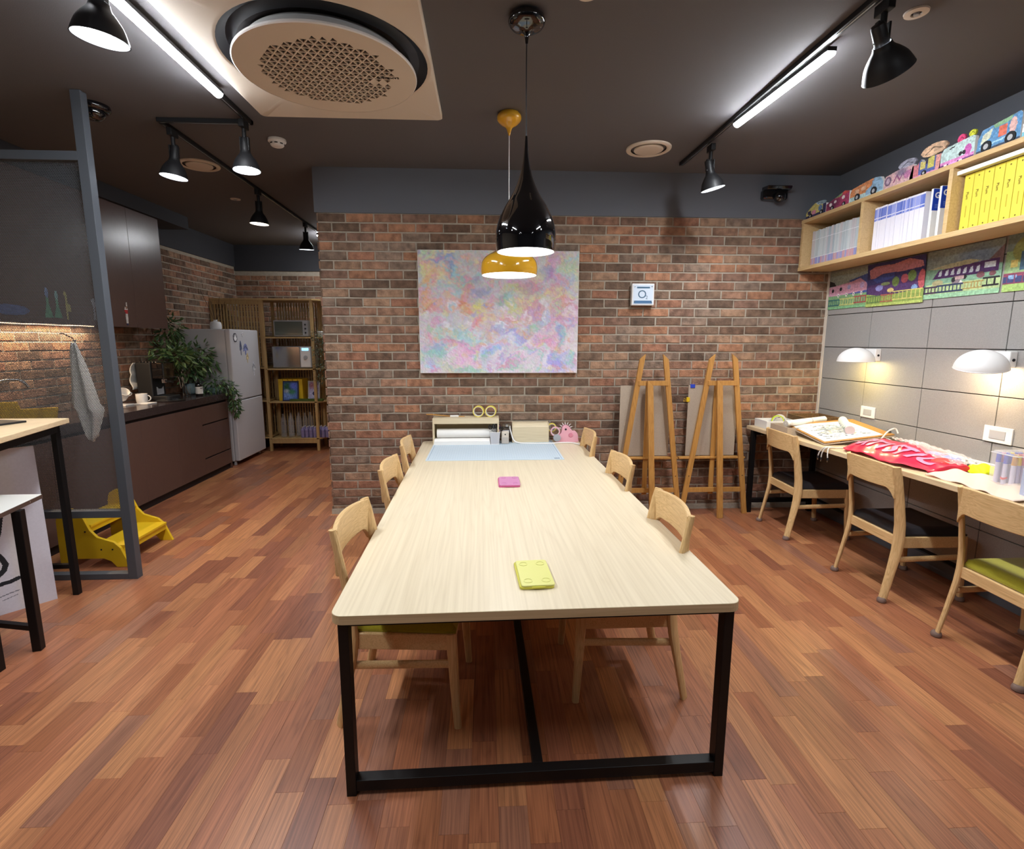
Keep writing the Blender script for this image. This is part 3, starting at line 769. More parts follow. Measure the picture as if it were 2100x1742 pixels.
d = mth('MINIMUM', lattice(0, 0), lattice(.5, .5))
L(mth('GREATER_THAN', d, .0037), pb.inputs['Alpha'])
MB().add([(XL+.03, 3.632, .50), (-2.54, 3.632, .50), (-2.54, 3.632, 2.80), (XL+.03, 3.632, 2.80)], [(0, 1, 2, 3)]).build('perforated_sheet', pm, t)

# ------------------------------------------------------------------ kitchen
KX, KZ = -3.38, 1.005
t = thing('base_cabinets', 'brown kitchen base cabinets with flat doors and drawers', 'cabinet', (-3.7, 5.3, 0))
MB().box(XL+.015, KX-.035, 3.72, 6.955, .0, .925).build('carcass', M['cabdark'], t)
ys = [3.74, 4.15, 4.54, 4.86, 5.22, 5.815, 6.325]
for a, b in zip(ys[:-1], ys[1:]):
    MB().box(KX-.034, KX-.014, a+.0015, b-.0015, .075, .895).build('door', M['cab'], t, bev=.001, seg=1)
for a, b in ((.075, .255), (.27, .665), (.68, .895)):
    MB().box(KX-.034, KX-.014, 6.327, 6.952, a, b).build('drawer', M['cab'], t, bev=.001, seg=1)
MB().box(KX-.06, KX-.045, 3.72, 6.955, .0, .07).build('toe_kick', M['cabdark'], t)
MB().box(XL+.015, KX-.013, 6.953, 6.968, 0, .93).build('side_panel', M['cab'], t)
MB().box(XL+.015, KX, 3.70, 6.985, .925, KZ).build('countertop', M['stone'])
tag(bpy.data.objects['countertop'], 'dark brown stone countertop over the brown cabinets', 'countertop')
t = thing('wall_cabinets', 'brown upper kitchen cabinets above the brick splashback', 'cabinet', (-3.9, 5.2, 1.83))
MB().box(XL+.015, -3.742, 3.75, 6.40, 1.83, 3.05).build('carcass', M['cab'], t)
yy = [3.76, 4.30, 4.86, 5.40, 5.86, 6.40]
for a, b in zip(yy[:-1], yy[1:]):
    MB().box(-3.741, -3.72, a+.0015, b-.0015, 1.815, 3.04).build('door', M['cab'], t, bev=.001, seg=1)
MB().box(XL+.02, -3.70, 3.72, 7.0, 3.05, CEIL-.001).build('soffit', M['shadedpaint']); tag(bpy.data.objects['soffit'], 'grey soffit above the upper kitchen cabinets', 'soffit')
t = thing('cabinet_light', 'warm strip light under the upper kitchen cabinets', 'light', (-3.9, 4.9, 1.82))
MB().box(-3.98, -3.95, 3.9, 5.55, 1.815, 1.829).build('strip', mat('warm_strip', (1, 1, 1), .5, emit=(1, .72, .45), es=4), t)
light('AREA', 'strip_light', (-3.955, 4.72, 1.808), 26, (1, .74, .48), t, aim=(0, 0, -1), size=.03, sizey=1.6)

# fridge
t = thing('refrigerator', 'tall white two door refrigerator beside the kitchen counter', 'refrigerator', (-3.68, 7.5, 0))
MB().box(-4.02, -3.415, 7.085, 7.93, .05, 1.83).build('body', M['fridge'], t, bev=.012)
for a, b in ((.06, .872), (.884, 1.83)):
    MB().box(-3.405, -3.345, 7.08, 7.935, a, b).build('door', M['fridge'], t, bev=.012, seg=3)
MB().box(-3.414, -3.406, 7.09, 7.925, .07, 1.82).build('seal', M['grey'], t)
for x, y in ((-3.43, 7.13), (-3.43, 7.88)):
    MB().lathe([(.022, 0), (.018, .05)], (x, y, 0), 12, cap0=True, cap1=True).build('foot', M['grey'], t)
def flat(name, label, cat, group, C, o, ux, vy, m='attr', mask=None, th=.004):
    """thin printed item: a card of thickness th with the print on its front"""
    o = Vector(o); ux = Vector(ux); vy = Vector(vy); n = ux.cross(vy).normalized()
    mb = MB(); panel(mb, C, o+n*th, ux, vy, mask)
    c = (.85, .85, .85)
    if mask is None:
        P = [o, o+ux, o+ux+vy, o+vy]; mb.add([tuple(p) for p in P]+[tuple(p+n*th*.98) for p in P], [(3, 2, 1, 0)]+[(i, (i+1) % 4, 4+(i+1) % 4, 4+i) for i in range(4)], None, c)
    ob = mb.build(name, M[m])
    if mask is not None: md = ob.modifiers.new('s', 'SOLIDIFY'); md.thickness = th; md.offset = -1
    if cat: tag(ob, label, cat, group)
    return ob
def ell(nu, nv, pts=None, shapes=None):
    """boolean mask from shapes in u, v"""
    C = raster(nu, nv, (0, 0, 0), [tuple(list(s)[:-1]+[(1, 1, 1)]) for s in shapes]); return C[..., 0] > .5
MG = 'magnets on the refrigerator door'
X = -3.3445
for k, (y, z, w, h, col, sh, lab) in enumerate((
    (7.22, 1.66, .12, .13, S(236, 236, 240), 'o', 'white oval magnet with dark rim at the top left of the refrigerator door'),
    (7.36, 1.52, .07, .20, S(90, 100, 130), 'f', 'slim bird shaped magnet left of the centre of the refrigerator door'),
    (7.50, 1.50, .17, .16, S(130, 140, 190), 'f', 'blue patterned magnet in the middle of the refrigerator door'),
    (7.54, 1.38, .08, .14, S(226, 206, 160), 'f', 'beige magnet hanging below the blue one'),
    (7.72, 1.22, .12, .22, S(220, 222, 230), 'f', 'silvery leaf magnet at the right edge of the refrigerator door'),
    (7.44, 1.70, .10, .06, S(230, 230, 236), 'f', 'small pale magnet at the top of the refrigerator door'))):
    if sh == 'o': shp = [('e', .5, .5, .46, .46, 1)]
    else: shp = [('e', .5, .7, .3, .28, 1), ('p', [(.2, .8), (.8, .75), (.95, .4), (.6, .45), (.55, .02), (.4, .05), (.38, .45), (.05, .3)], 1)]
    C = raster(18, 18, col, [('l', [(.2, .6), (.5, .8), (.8, .55)], .05, tuple(c*.4 for c in col)), ('e', .5, .5, .1, .1, tuple(min(1, c*1.5) for c in col))], .5, k)
    if sh == 'o': C[~ell(18, 18, shapes=[('e', .5, .5, .36, .36, 1)])] = S(70, 70, 80)
    o_ = flat('fridge_magnet', lab, 'magnet', MG, C, (X, y-w/2, z-h/2+.06), (0, w, 0), (0, 0, h), mask=ell(18, 18, shapes=shp))
t = thing('reed_vase', 'white bottle vase with bare dark twigs on top of the refrigerator', 'vase', (-3.60, 7.26, 1.83))
MB().lathe(arc([(.05, 0), (.068, .01), (.07, .06), (.060, .095), (.026, .105), (.025, .125)], 4), (-3.60, 7.26, 1.83), 28, cap0=True).build('vase_body', M['white'], t, smooth=True)
for dx, dy, h in ((-.13, -.05, .42), (-.05, .03, .30), (-.10, .08, .38), (.09, -.02, .36), (.12, .06, .30)):
    MB().tube([(-3.60, 7.26, 1.90), (-3.60+dx*.4, 7.26+dy*.4, 1.90+h*.45), (-3.60+dx, 7.26+dy, 1.90+h)], .0025, 5).build('twig', M['bark'], t)

# kitchen things
def mug(x, y, z, label, tilt=(0, 0, 1), r=.042, h=.09, m='white', group='white cups on the kitchen counter', roll=0):
    t = thing('mug', label, 'mug', (x, y, z), 0, group)
    A = align((x, y, z), tilt, roll)
    MB().lathe([(0, .004), (r*.8, .002), (r*.88, 0), (r*.98, h*.3), (r, h), (r-.004, h), (r-.006, h*.3), (r*.8, .008), (0, .008)], n=28, M=A).build('mug_body', M[m], t, smooth=True)
    P = [A @ Vector((r-.003+.032*math.sin(a), 0, h*.5+.030*math.cos(a))) for a in [math.pi*i/8 for i in range(9)]]
    MB().tube(P, .0055, 8).build('handle', M[m], t, smooth=True)
mug(-3.80, 5.60, 1.085, 'upper white mug lying tilted on the cup stand', (.55, -.35, .6), r=.05, h=.105)
mug(-3.75, 5.84, KZ, 'white mug standing below the tilted one', r=.055, h=.10, roll=math.pi*1.1)
t = thing('cup_stand', 'small white stand under the tilted mug on the counter', 'stand', (-3.80, 5.60, KZ))
MB().box(-3.87, -3.72, 5.53, 5.67, KZ, KZ+.014).build('base', M['white'], t, bev=.003)
MB().tube([(-3.85, 5.56, KZ+.01), (-3.85, 5.56, KZ+.20)], .006, 8).build('post', M['white'], t)
t = thing('saucer', 'white square saucer on the counter in front of the mugs', 'saucer', (-3.55, 5.60, KZ))
MB().box(-3.72, -3.58, 5.66, 5.82, KZ, KZ+.012).build('dish', M['white'], t, bev=.004)
t = thing('steel_tray', 'shiny steel tray on the counter in front of the coffee machine', 'tray', (-3.55, 6.0, KZ))
MB().lathe([(.0, .004), (.13, .003), (.145, .012), (.148, .012), (.135, .0)], (-3.55, 6.02, KZ), 40, M=None).build('dish', M['steel'], t, smooth=True)
# coffee machine
t = thing('coffee_machine', 'black espresso machine on the kitchen counter', 'coffee machine', (-3.75, 6.2, KZ))
MB().box(-3.93, -3.76, 6.06, 6.30, KZ+.01, KZ+.43).build('body', M['blackmat'], t, bev=.015, seg=3)
MB().box(-3.765, -3.63, 6.07, 6.29, KZ+.24, KZ+.43).build('brew_head', M['blackgloss'], t, bev=.015, seg=3)
MB().prism(rrect(-3.80, -3.58, 6.06, 6.30, .05), KZ+.002, KZ+.05).build('drip_tray', M['blackmat'], t, bev=.008)
MB().lathe([(.03, 0), (.034, .03), (.034, .045)], (-3.69, 6.16, KZ+.195), 20, cap0=True).build('portafilter', M['steel'], t, smooth=True)
MB().tube([(-3.66, 6.15, KZ+.215), (-3.56, 6.10, KZ+.21)], [.009, .013], 10).build('handle', M['blackmat'], t, smooth=True)
MB().tube([(-3.64, 6.27, KZ+.26), (-3.59, 6.28, KZ+.25), (-3.575, 6.285, KZ+.12)], .006, 8).build('steam_wand', M['steel'], t, smooth=True)
MB().prism([(6.13, KZ+.06), (6.25, KZ+.06), (6.25, KZ+.15), (6.22, KZ+.125), (6.16, KZ+.125), (6.13, KZ+.15)], -3.76, -3.752, axis=0).build('front_plate', M['grey'], t)
for i in range(6):
    MB().box(-3.90+i*.035, -3.885+i*.035, 6.09, 6.27, KZ+.43, KZ+.438).build('vent_rib', M['steel'], t)
mb = MB(); mb.grid(10, 14, lambda u, v: (-3.935-.035*math.sin(v*2.6)-.02*abs(math.sin(v*7)), 6.04+.2*u, KZ+.425-.30*v)); mb.build('dish_towel', M['cotton'], solid=.004, smooth=True)
tag(bpy.data.objects['dish_towel'], 'pale cloth hanging over the side of the espresso machine', 'cloth')
t = thing('pump_bottle', 'dark brown bottle with a white label on the kitchen counter', 'bottle', (-3.52, 6.56, KZ))
MB().lathe(arc([(.038, 0), (.04, .01), (.04, .13), (.03, .155), (.014, .165), (.014, .19)], 3), (-3.52, 6.56, KZ), 24, cap0=True, cap1=True).build('bottle_body', M['blackgloss'], t, smooth=True)
MB().lathe([(.0412, .03), (.0412, .115)], (-3.52, 6.56, KZ), 24).build('label_band', M['paper'], t, smooth=True)
MB().box(-3.515, -3.478, 6.53, 6.575, KZ+.095, KZ+.102).build('print_line', M['ink'], t)
MB().lathe([(.012, .19), (.012, .215), (0, .218)], (-3.52, 6.56, KZ), 14).build('cap', M['blackmat'], t)
t = thing('water_glass', 'clear drinking glass behind the espresso machine', 'glass', (-3.60, 6.45, KZ), 0, 'glasses on the kitchen counter')
MB().lathe([(0, .006), (.03, .004), (.032, 0), (.036, .13), (.034, .13), (.030, .01), (0, .010)], (-3.60, 6.45, KZ), 24).build('glass_body', M['glass'], t, smooth=True)

def foliage(mb, pts, n, rad, size, rnd, cols, droop=.3):
    """leaves as folded blades scattered about the given centres"""
    for _ in range(n):
        c, r = rnd.choice(pts)
        d = Vector((rnd.gauss(0, 1), rnd.gauss(0, 1), rnd.gauss(0, .8))).normalized()
        p = Vector(c)+Vector((d.x*r[0], d.y*r[1], d.z*r[2]))*rnd.uniform(.55, 1.0)
        L_ = rnd.uniform(*size); wd = L_*.36
        ax = (d+Vector((rnd.uniform(-.7, .7), rnd.uniform(-.7, .7), rnd.uniform(-.9, .2)-droop))).normalized()
        s = ax.cross(Vector((rnd.uniform(-1, 1), rnd.uniform(-1, 1), 1))).normalized(); nn_ = ax.cross(s)
        q = [p, p+ax*L_*.35+s*wd*.5+nn_*L_*.05, p+ax*L_*.75+s*wd*.3, p+ax*L_-nn_*L_*.08, p+ax*L_*.75-s*wd*.3, p+ax*L_*.35-s*wd*.5+nn_*L_*.05, p+ax*L_*.5-nn_*L_*.03]
        if min(v.x for v in q) < -4.025 or any((v.y < 6.415 and v.z > 1.80 and v.x < -3.69) or (v.y < 6.34 and v.z < 1.47) or (v.y > 7.06 and v.x < -3.33 and v.z < 1.85) for v in q): continue
        c_ = rnd.choice(cols); k = rnd.uniform(.75, 1.2)
        mb.add([tuple(v) for v in q], [(0, 1, 6), (1, 2, 6), (2, 3, 6), (3, 4, 6), (4, 5, 6), (5, 0, 6)], None, tuple(v*k for v in c_))
GR = [S(66, 98, 58), S(84, 116, 68), S(54, 84, 52), S(108, 138, 84), S(74, 102, 70), S(124, 150, 98)]
rp_ = random.Random(2)
t = thing('leafy_plant', 'bushy green plant in a jar on the counter next to the refrigerator', 'plant', (-3.75, 6.70, KZ))
MB().lathe(arc([(.05, 0), (.075, .02), (.08, .08), (.06, .13), (.05, .14)], 4), (-3.75, 6.78, KZ), 24, cap0=True).build('pot', mat('bluegrey_glaze', S(120, 140, 146), .3), t, smooth=True)
for pts in ([(-3.75, 6.78, 1.1), (-3.80, 6.70, 1.35), (-3.84, 6.62, 1.85)], [(-3.75, 6.76, 1.1), (-3.68, 6.62, 1.3), (-3.70, 6.45, 1.52)], [(-3.75, 6.80, 1.1), (-3.68, 6.95, 1.35), (-3.62, 7.02, 1.5)], [(-3.68, 6.62, 1.02), (-3.74, 6.60, 1.2), (-3.80, 6.56, 1.4)]):
    MB().tube(pts, .007, 6).build('stem', M['bark'], t)
mb = MB(); foliage(mb, [((-3.83, 6.62, 1.80), (.14, .20, .24)), ((-3.80, 6.55, 1.52), (.20, .42, .16)), ((-3.72, 6.80, 1.50), (.24, .30, .20)), ((-3.70, 7.0, 1.42), (.22, .20, .20)), ((-3.70, 6.45, 1.50), (.16, .30, .11)), ((-3.78, 6.8, 1.3), (.18, .2, .14))], 1150, 1, (.055, .105), rp_, GR)
mb.build('foliage', M['leaf'], t, kind='stuff')
t = thing('trailing_plant', 'trailing green plant hanging over the end of the countertop', 'plant', (-3.50, 6.95, KZ))
MB().lathe(arc([(.045, 0), (.06, .02), (.062, .07), (.055, .075)], 4), (-3.52, 6.88, KZ), 24, cap0=True).build('pot', mat('teal_pot', S(110, 136, 136), .4), t, smooth=True)
for dx, dy in ((.09, .10), (.12, .04), (.06, .14)):
    MB().tube([(-3.52, 6.88, KZ+.07), (-3.52+dx, 6.88+dy*.8, KZ+.12), (-3.52+dx*1.7, 6.9+dy, KZ-.02), (-3.52+dx*1.8, 6.9+dy, KZ-.26)], .003, 5).build('stem', M['bark'], t)
mb = MB(); foliage(mb, [((-3.48, 6.90, 1.13), (.13, .15, .10)), ((-3.36, 6.98, 1.08), (.09, .09, .09)), ((-3.31, 7.0, .95), (.06, .05, .13)), ((-3.31, 7.0, .80), (.05, .04, .12)), ((-3.60, 6.85, 1.05), (.12, .12, .06))], 420, 1, (.045, .08), rp_, GR, .6)
mb.build('foliage', M['leaf'], t, kind='stuff')

# seen through the perforated sheet: tap, cloth, towel, glasses, magnets
t = thing('kitchen_tap', 'chrome kitchen tap seen through the perforated sheet', 'tap', (-3.9, 4.3, KZ))
MB().lathe([(.028, 0), (.024, .04), (.016, .06)], (-3.92, 4.30, KZ), 20, cap0=True, cap1=True).build('base', M['steel'], t, smooth=True)
MB().tube(arc([(-3.92, 4.30, KZ+.05), (-3.92, 4.30, KZ+.28), (-3.87, 4.36, KZ+.35), (-3.80, 4.44, KZ+.35), (-3.77, 4.48, KZ+.29)], 5), .011, 10).build('spout', M['steel'], t, smooth=True)
mb = MB(); mb.grid(26, 12, lambda u, v: (-3.60+.02*math.sin(u*14)+.02*v, 3.98+.50*u, KZ+.02+(.20-.06*(u > .35)-.04*u)*v)); mb.build('mustard_cloth', mat('mustard_cloth', S(196, 158, 20), .9, var=.2, vs=60), solid=.012, smooth=True)
tag(bpy.data.objects['mustard_cloth'], 'mustard yellow dish cloth drying by the sink', 'cloth')
mb = MB()
def tw(u, v):
    w = .014+.080*min(1, v*1.5)**.8; x = -2.815+(u-.5)*2*w*(1 if v < .75 else 1-(v-.75)*2.6)+.03*v+.02*(v > .7)
    return (x, 3.74+.022*math.sin(u*13+v*2)*min(1, v*3+.2), 1.66-.63*v-.06*math.sin(u*3.1)*v)
mb.grid(20, 24, tw); tw_ = mb.build('kitchen_towel', M['cotton'], solid=.006, smooth=True); tag(tw_, 'white towel hanging behind the perforated sheet', 'towel')
c = thing('towel_hook', 'small hook holding the towel on the partition sheet', 'hook', (-2.81, 3.65, 1.68))
MB().tube([(-2.812, 3.636, 1.72), (-2.812, 3.66, 1.72), (-2.812, 3.74, 1.69), (-2.812, 3.75, 1.66), (-2.812, 3.765, 1.68)], .004, 8).build('wire', M['steel'], c)
for k, (x, y, h) in enumerate(((-3.50, 4.72, .20), (-3.60, 4.90, .24), (-3.45, 4.93, .16))):
    t = thing('drinking_glass', 'clear glass in the row behind the towel by the partition post', 'glass', (x, y, KZ), 0, 'glasses behind the towel')
    MB().lathe([(0, .008), (.03, .006), (.034, 0), (.040, h), (.037, h), (.031, .012), (0, .012)], (x, y, KZ), 20).build('glass_body', M['glass'], t, smooth=True)
MX = -3.7195
def magnet(y, z, w, h, col, shp, lab, extra=(), name='cabinet_magnet'):
    C = raster(24, 24, col, list(extra), .35, int(abs(y*100)))
    return flat(name, lab, 'magnet', 'magnets on the upper cabinet doors', C, (MX, y-w/2, z), (0, w, 0), (0, 0, h), mask=ell(24, 24, shapes=shp))
magnet(4.36, 1.87, .34, .09, S(88, 100, 150), [('e', .5, .5, .49, .46, 1)], 'flat blue oval magnet on the left upper cabinet door')
dr = [('p', [(.38, .75), (.62, .75), (.6, .5), (.95, .02), (.05, .02), (.4, .5)], 1), ('e', .5, .84, .17, .15, 1)]
magnet(4.72, 1.87, .09, .25, S(96, 150, 120), dr, 'magnet of a figure in a long green dress, the left of the pair', [('e', .5, .84, .3, .16, S(120, 140, 190))])
magnet(4.82, 1.87, .09, .23, S(96, 150, 120), dr, 'magnet of a figure in a long green dress, the right of the pair', [('e', .5, .84, .3, .16, S(130, 170, 170))])
magnet(4.93, 1.86, .08, .25, S(170, 160, 90), [('p', [(.3, 0), (.45, 0), (.45, .3), (.95, .3), (.9, .5), (.55, .6), (.55, .9), (.3, 1), (.1, .9), (.35, .8), (.3, .5)], 1)], 'yellow long necked animal magnet on the upper cabinet door')
magnet(5.25, 1.87, .07, .20, S(150, 150, 160), [('p', [(.1, .95), (.6, 1), (.9, .7), (.6, .6), (.7, 0), (.3, 0), (.4, .5)], 1)], 'pale slim magnet next to the partition post')
magnet(5.70, 1.835, .075, .235, S(230, 226, 222), [('p', [(.35, 0), (.65, 0), (.7, .35), (.75, .6), (.8, .68), (.72, .78), (.75, .98), (.62, 1), (.55, .8), (.3, .78), (.15, .6), (.35, .55), (.3, .35)], 1)],
       'figurine magnet in a red top and white skirt on the brown cabinet door', [('r', 0, 1, .5, .68, S(190, 50, 50)), ('r', 0, 1, .0, .10, S(60, 60, 90)), ('e', .55, .76, .16, .07, S(150, 110, 90))])

# slatted rack
t = thing('bamboo_rack', 'tall open bamboo rack with slatted backs behind the refrigerator', 'rack', (-3.3, 8.2, 0))
B = M['bamboo']
def post(x, y, z0=.0): MB().box(x-.02, x+.02, y-.02, y+.02, z0, 2.27).build('post', B, t, bev=.002)
for x, y in ((-4.02, 8.03), (-3.30, 8.03), (-2.585, 8.03), (-4.02, 8.42), (-3.30, 8.42), (-2.62, 8.50), (-2.22, 8.50)): post(x, y)
MB().prism([(-4.04, 8.0), (-2.56, 8.0), (-2.18, 8.52), (-4.04, 8.52)], 2.27, 2.295).build('top_board', B, t, bev=.002)
for z in (.20, .765, 1.265, 1.735):
    MB().prism([(-3.30, 8.01), (-2.57, 8.01), (-2.19, 8.51), (-3.30, 8.51)], z-.02, z).build('shelf_board', B, t, bev=.002)
    MB().prism([(-4.03, 8.01), (-3.32, 8.01), (-3.32, 8.51), (-4.03, 8.51)], z-.02+.02, z+.02).build('shelf_board', B, t, bev=.002)
MB().box(-3.28, -2.60, 8.015, 8.035, .12, .18).build('bottom_rail', B, t, bev=.002)
MB().box(-4.0, -3.32, 8.015, 8.035, 2.21, 2.268).build('bottom_rail', B, t, bev=.002)
i = 0
xx = -3.985
while xx < -3.34: MB().box(xx, xx+.024, 8.02, 8.032, 1.30, 2.21).build('slat', B, t); xx += .0425
xx = -3.27
while xx < -2.24:
    MB().box(xx, xx+.022, 8.515, 8.527, .20, 2.268).build('slat', B, t); xx += .042
xx = -3.985
while xx < -3.34: MB().box(xx, xx+.024, 8.515, 8.527, .22, 1.30).build('slat', B, t); xx += .0425
# on the rack
t = thing('countertop_oven', 'pale steel oven with a dark glass door on the top shelf of the rack', 'oven', (-2.93, 8.2, 1.735))
MB().box(-3.17, -2.66, 8.08, 8.36, 1.745, 1.985).build('housing', M['grey'], t, bev=.008)
MB().box(-3.15, -2.74, 8.072, 8.081, 1.765, 1.965).build('glass_door', mat('dark_door', S(92, 98, 90), .15), t, bev=.003)
for i in range(3): MB().lathe([(.012, 0), (.010, .014)], n=14, M=align((-2.70, 8.079, 1.80+.06*i), (0, -1, 0)), cap1=True).build('knob', M['ink'], t)
t = thing('microwave', 'silver microwave with a lit blue display on the second shelf of the rack', 'microwave', (-2.93, 8.2, 1.265))
MB().box(-3.21, -2.635, 8.07, 8.42, 1.275, 1.595).build('housing', M['grey'], t, bev=.008)
MB().box(-3.20, -2.80, 8.062, 8.071, 1.285, 1.588).build('mirror_door', mat('mirror_door', S(150, 150, 152), .12, metal=.9), t, bev=.003)
MB().box(-2.79, -2.645, 8.062, 8.071, 1.285, 1.588).build('control_panel', M['white'], t, bev=.003)
MB().box(-2.765, -2.67, 8.059, 8.063, 1.535, 1.57).build('display', mat('display', S(20, 60, 120), .3, emit=(.2, .6, 1), es=3), t)
MB().lathe([(.030, 0), (.028, .012), (0, .014)], n=24, M=align((-2.717, 8.061, 1.43), (0, -1, 0))).build('dial', M['grey'], t, smooth=True)
# yellow file boxes, two pictures, bottles
for i in range(5):
    o_ = MB().box(-3.18+i*.074, -3.112+i*.074, 8.14, 8.40, .767, 1.10).build('yellow_book', M['yellow'], bev=.003)
    tag(o_, 'thick yellow book on the rack, '+('at the left end of the row', 'second from the left end, partly behind the picture', 'in the middle of the row behind the picture', 'second from the right end of the row', 'at the right end with its side showing')[i], 'book', 'yellow books on the rack')
def pic(lab, x0, x1, y, z0, z1, C, cat='picture', name='framed_picture', fr='navy', lean=.05):
    t = thing(name, lab, cat, ((x0+x1)/2, y, z0))
    MB().add([(x0, y, z0), (x1, y, z0), (x1, y+lean, z1), (x0, y+lean, z1), (x0, y+.02, z0), (x1, y+.02, z0), (x1, y+.02+lean, z1), (x0, y+.02+lean, z1)], [(0, 1, 2, 3), (5, 4, 7, 6), (0, 4, 5, 1), (3, 2, 6, 7), (1, 5, 6, 2), (4, 0, 3, 7)]).build('frame', M[fr], t, bev=.002)
    w = (x1-x0); e = .018
    mb = MB(); panel(mb, C, (x0+e, y-.0015+lean*e/(z1-z0), z0+e), (w-2*e, 0, 0), (0, lean*(1-2*e/(z1-z0)), z1-z0-2*e)); mb.build('print', M['attr'], t)
C = raster(40, 40, S(70, 100, 170), [('b', .3, .75, .4, .3, S(40, 90, 50), 1), ('b', .75, .8, .3, .25, S(90, 110, 200), 1), ('b', .35, .25, .5, .2, S(120, 150, 210), .9), ('b', .6, .45, .3, .15, S(60, 130, 80), .9), ('b', .2, .5, .2, .1, S(170, 180, 190), .8), ('b', .7, .2, .2, .1, S(90, 130, 190), .8)], .5, 4)
pic('small blue and green garden picture leaning on the yellow books', -3.11, -2.87, 8.085, .767, 1.07, C)
C = raster(40, 40, S(150, 140, 190), [('b', .5, .3, .5, .3, S(190, 190, 220), 1), ('e', .5, .35, .14, .1, S(60, 60, 110)), ('b', .3, .8, .3, .2, S(180, 120, 120), .8)], .4, 6)
pic('purple picture with a dark spot leaning at the right of the rack', -2.74, -2.56, 8.12, .767, 1.07, C, fr='grey')
mb = MB().box(-2.99, -2.50, 8.05, 8.13, .767, .80).build('green_folder', mat('green', S(70, 90, 30), .6), bev=.003); tag(mb, 'flat dark green folder lying on the rack shelf', 'folder')
M['petplastic'] = mat('pet_plastic', (.9, .92, .95), .1, alpha=.14, spec=1)
def bottle(x, y, z, lab, g, r=.045, h=.34, m='glass', cap='white'):
    t = thing('water_bottle', lab, 'bottle', (x, y, z), 0, g)
    MB().lathe(arc([(r*.9, 0), (r, .015), (r*.96, h*.3), (r, h*.35), (r*.96, h*.6), (r, h*.68), (r*.55, h*.86), (r*.3, h*.9), (r*.3, h*.95)], 3), (x, y, z), 18, cap0=True).build('bottle_body', M[m], t, smooth=True)
    MB().lathe([(r*.34, h*.94), (r*.34, h), (0, h)], (x, y, z), 12).build('cap', M[cap], t)
for i, (x, y) in enumerate(((-3.14, 8.14), (-3.02, 8.13), (-2.93, 8.20), (-3.08, 8.28), (-2.97, 8.33), (-2.85, 8.26), (-2.80, 8.36))):
    bottle(x, y, .20, 'large clear plastic bottle on the bottom shelf of the rack', 'large clear bottles on the rack', h=.36, m='petplastic', cap='petplastic')
M['lilacplastic'] = mat('lilac_plastic', S(170, 160, 215), .2, trans=.4)
k = 0
for j in range(3):
    for i in range(7):
        bottle(-2.83+i*.062, 8.07+j*.064, .20, 'small lilac bottle in the shrink wrapped pack on the rack', 'small lilac bottles on the rack', r=.029, h=.17, m='lilacplastic', cap='white')
t = thing('hanging_plant', 'leafy vine trailing down the right end of the rack', 'plant', (-2.45, 8.2, 1.735))
MB().lathe([(.05, 0), (.065, .08), (.06, .085)], (-2.50, 8.2, 1.737), 18, cap0=True).build('pot', M['white'], t)
for dx in (-.05, .02, .07): MB().tube([(-2.50, 8.2, 1.81), (-2.50+dx, 8.03, 1.80), (-2.50+dx, 7.985, 1.6), (-2.50+dx, 7.98, 1.10)], .003, 5).build('stem', M['bark'], t)
mb = MB(); foliage(mb, [((-2.50+dx, 7.985, z), (.045, .03, .12)) for dx in (-.04, .03, .08) for z in (1.75, 1.55, 1.35, 1.15)], 520, 1, (.02, .04), rp_, [S(90, 110, 80), S(120, 130, 110), S(70, 90, 60)], .5)
mb.build('foliage', M['leaf'], t, kind='stuff')

# ------------------------------------------------------------------ step stool
t = thing('step_stool', 'yellow wooden two step stool standing partly behind the partition', 'stool', (-2.92, 4.1, 0))
prof = [(-2.665, 0), (-2.70, .085), (-2.725, .15), (-2.77, .195), (-2.83, .215), (-2.885, .235), (-2.93, .29), (-2.965, .38), (-2.99, .43), (-3.04, .455), (-3.10, .45), (-3.145, .42), (-3.16, .36), (-3.165, 0), (-3.115, 0), (-3.09, .04), (-3.04, .068), (-2.85, .068), (-2.80, .045), (-2.765, 0)]
for y in (3.815, 4.345):
    MB().prism(prof[::-1], y, y+.022, axis=1).build('side_panel', M['yellow'], t, bev=.003)
    for x, z in ((-2.78, .14), (-2.86, .14), (-2.96, .28), (-3.10, .28)):
        MB().lathe([(.006, 0), (.006, .003)], n=10, M=align((x, y-.001 if y < 4 else y+.022, z), (0, -1 if y < 4 else 1, 0)), cap1=True).build('screw', M['ink'], t)
MB().box(-2.935, -2.70, 3.837, 4.345, .145, .165).build('step', M['yellow'], t, bev=.003)
MB().box(-2.725, -2.71, 3.837, 4.345, .10, .145).build('front_board', M['yellow'], t, bev=.003)
MB().box(-3.16, -2.93, 3.837, 4.345, .305, .325).build('step', M['yellow'], t, bev=.003)
MB().box(-2.955, -2.94, 3.837, 4.345, .265, .305).build('front_board', M['yellow'], t, bev=.003)

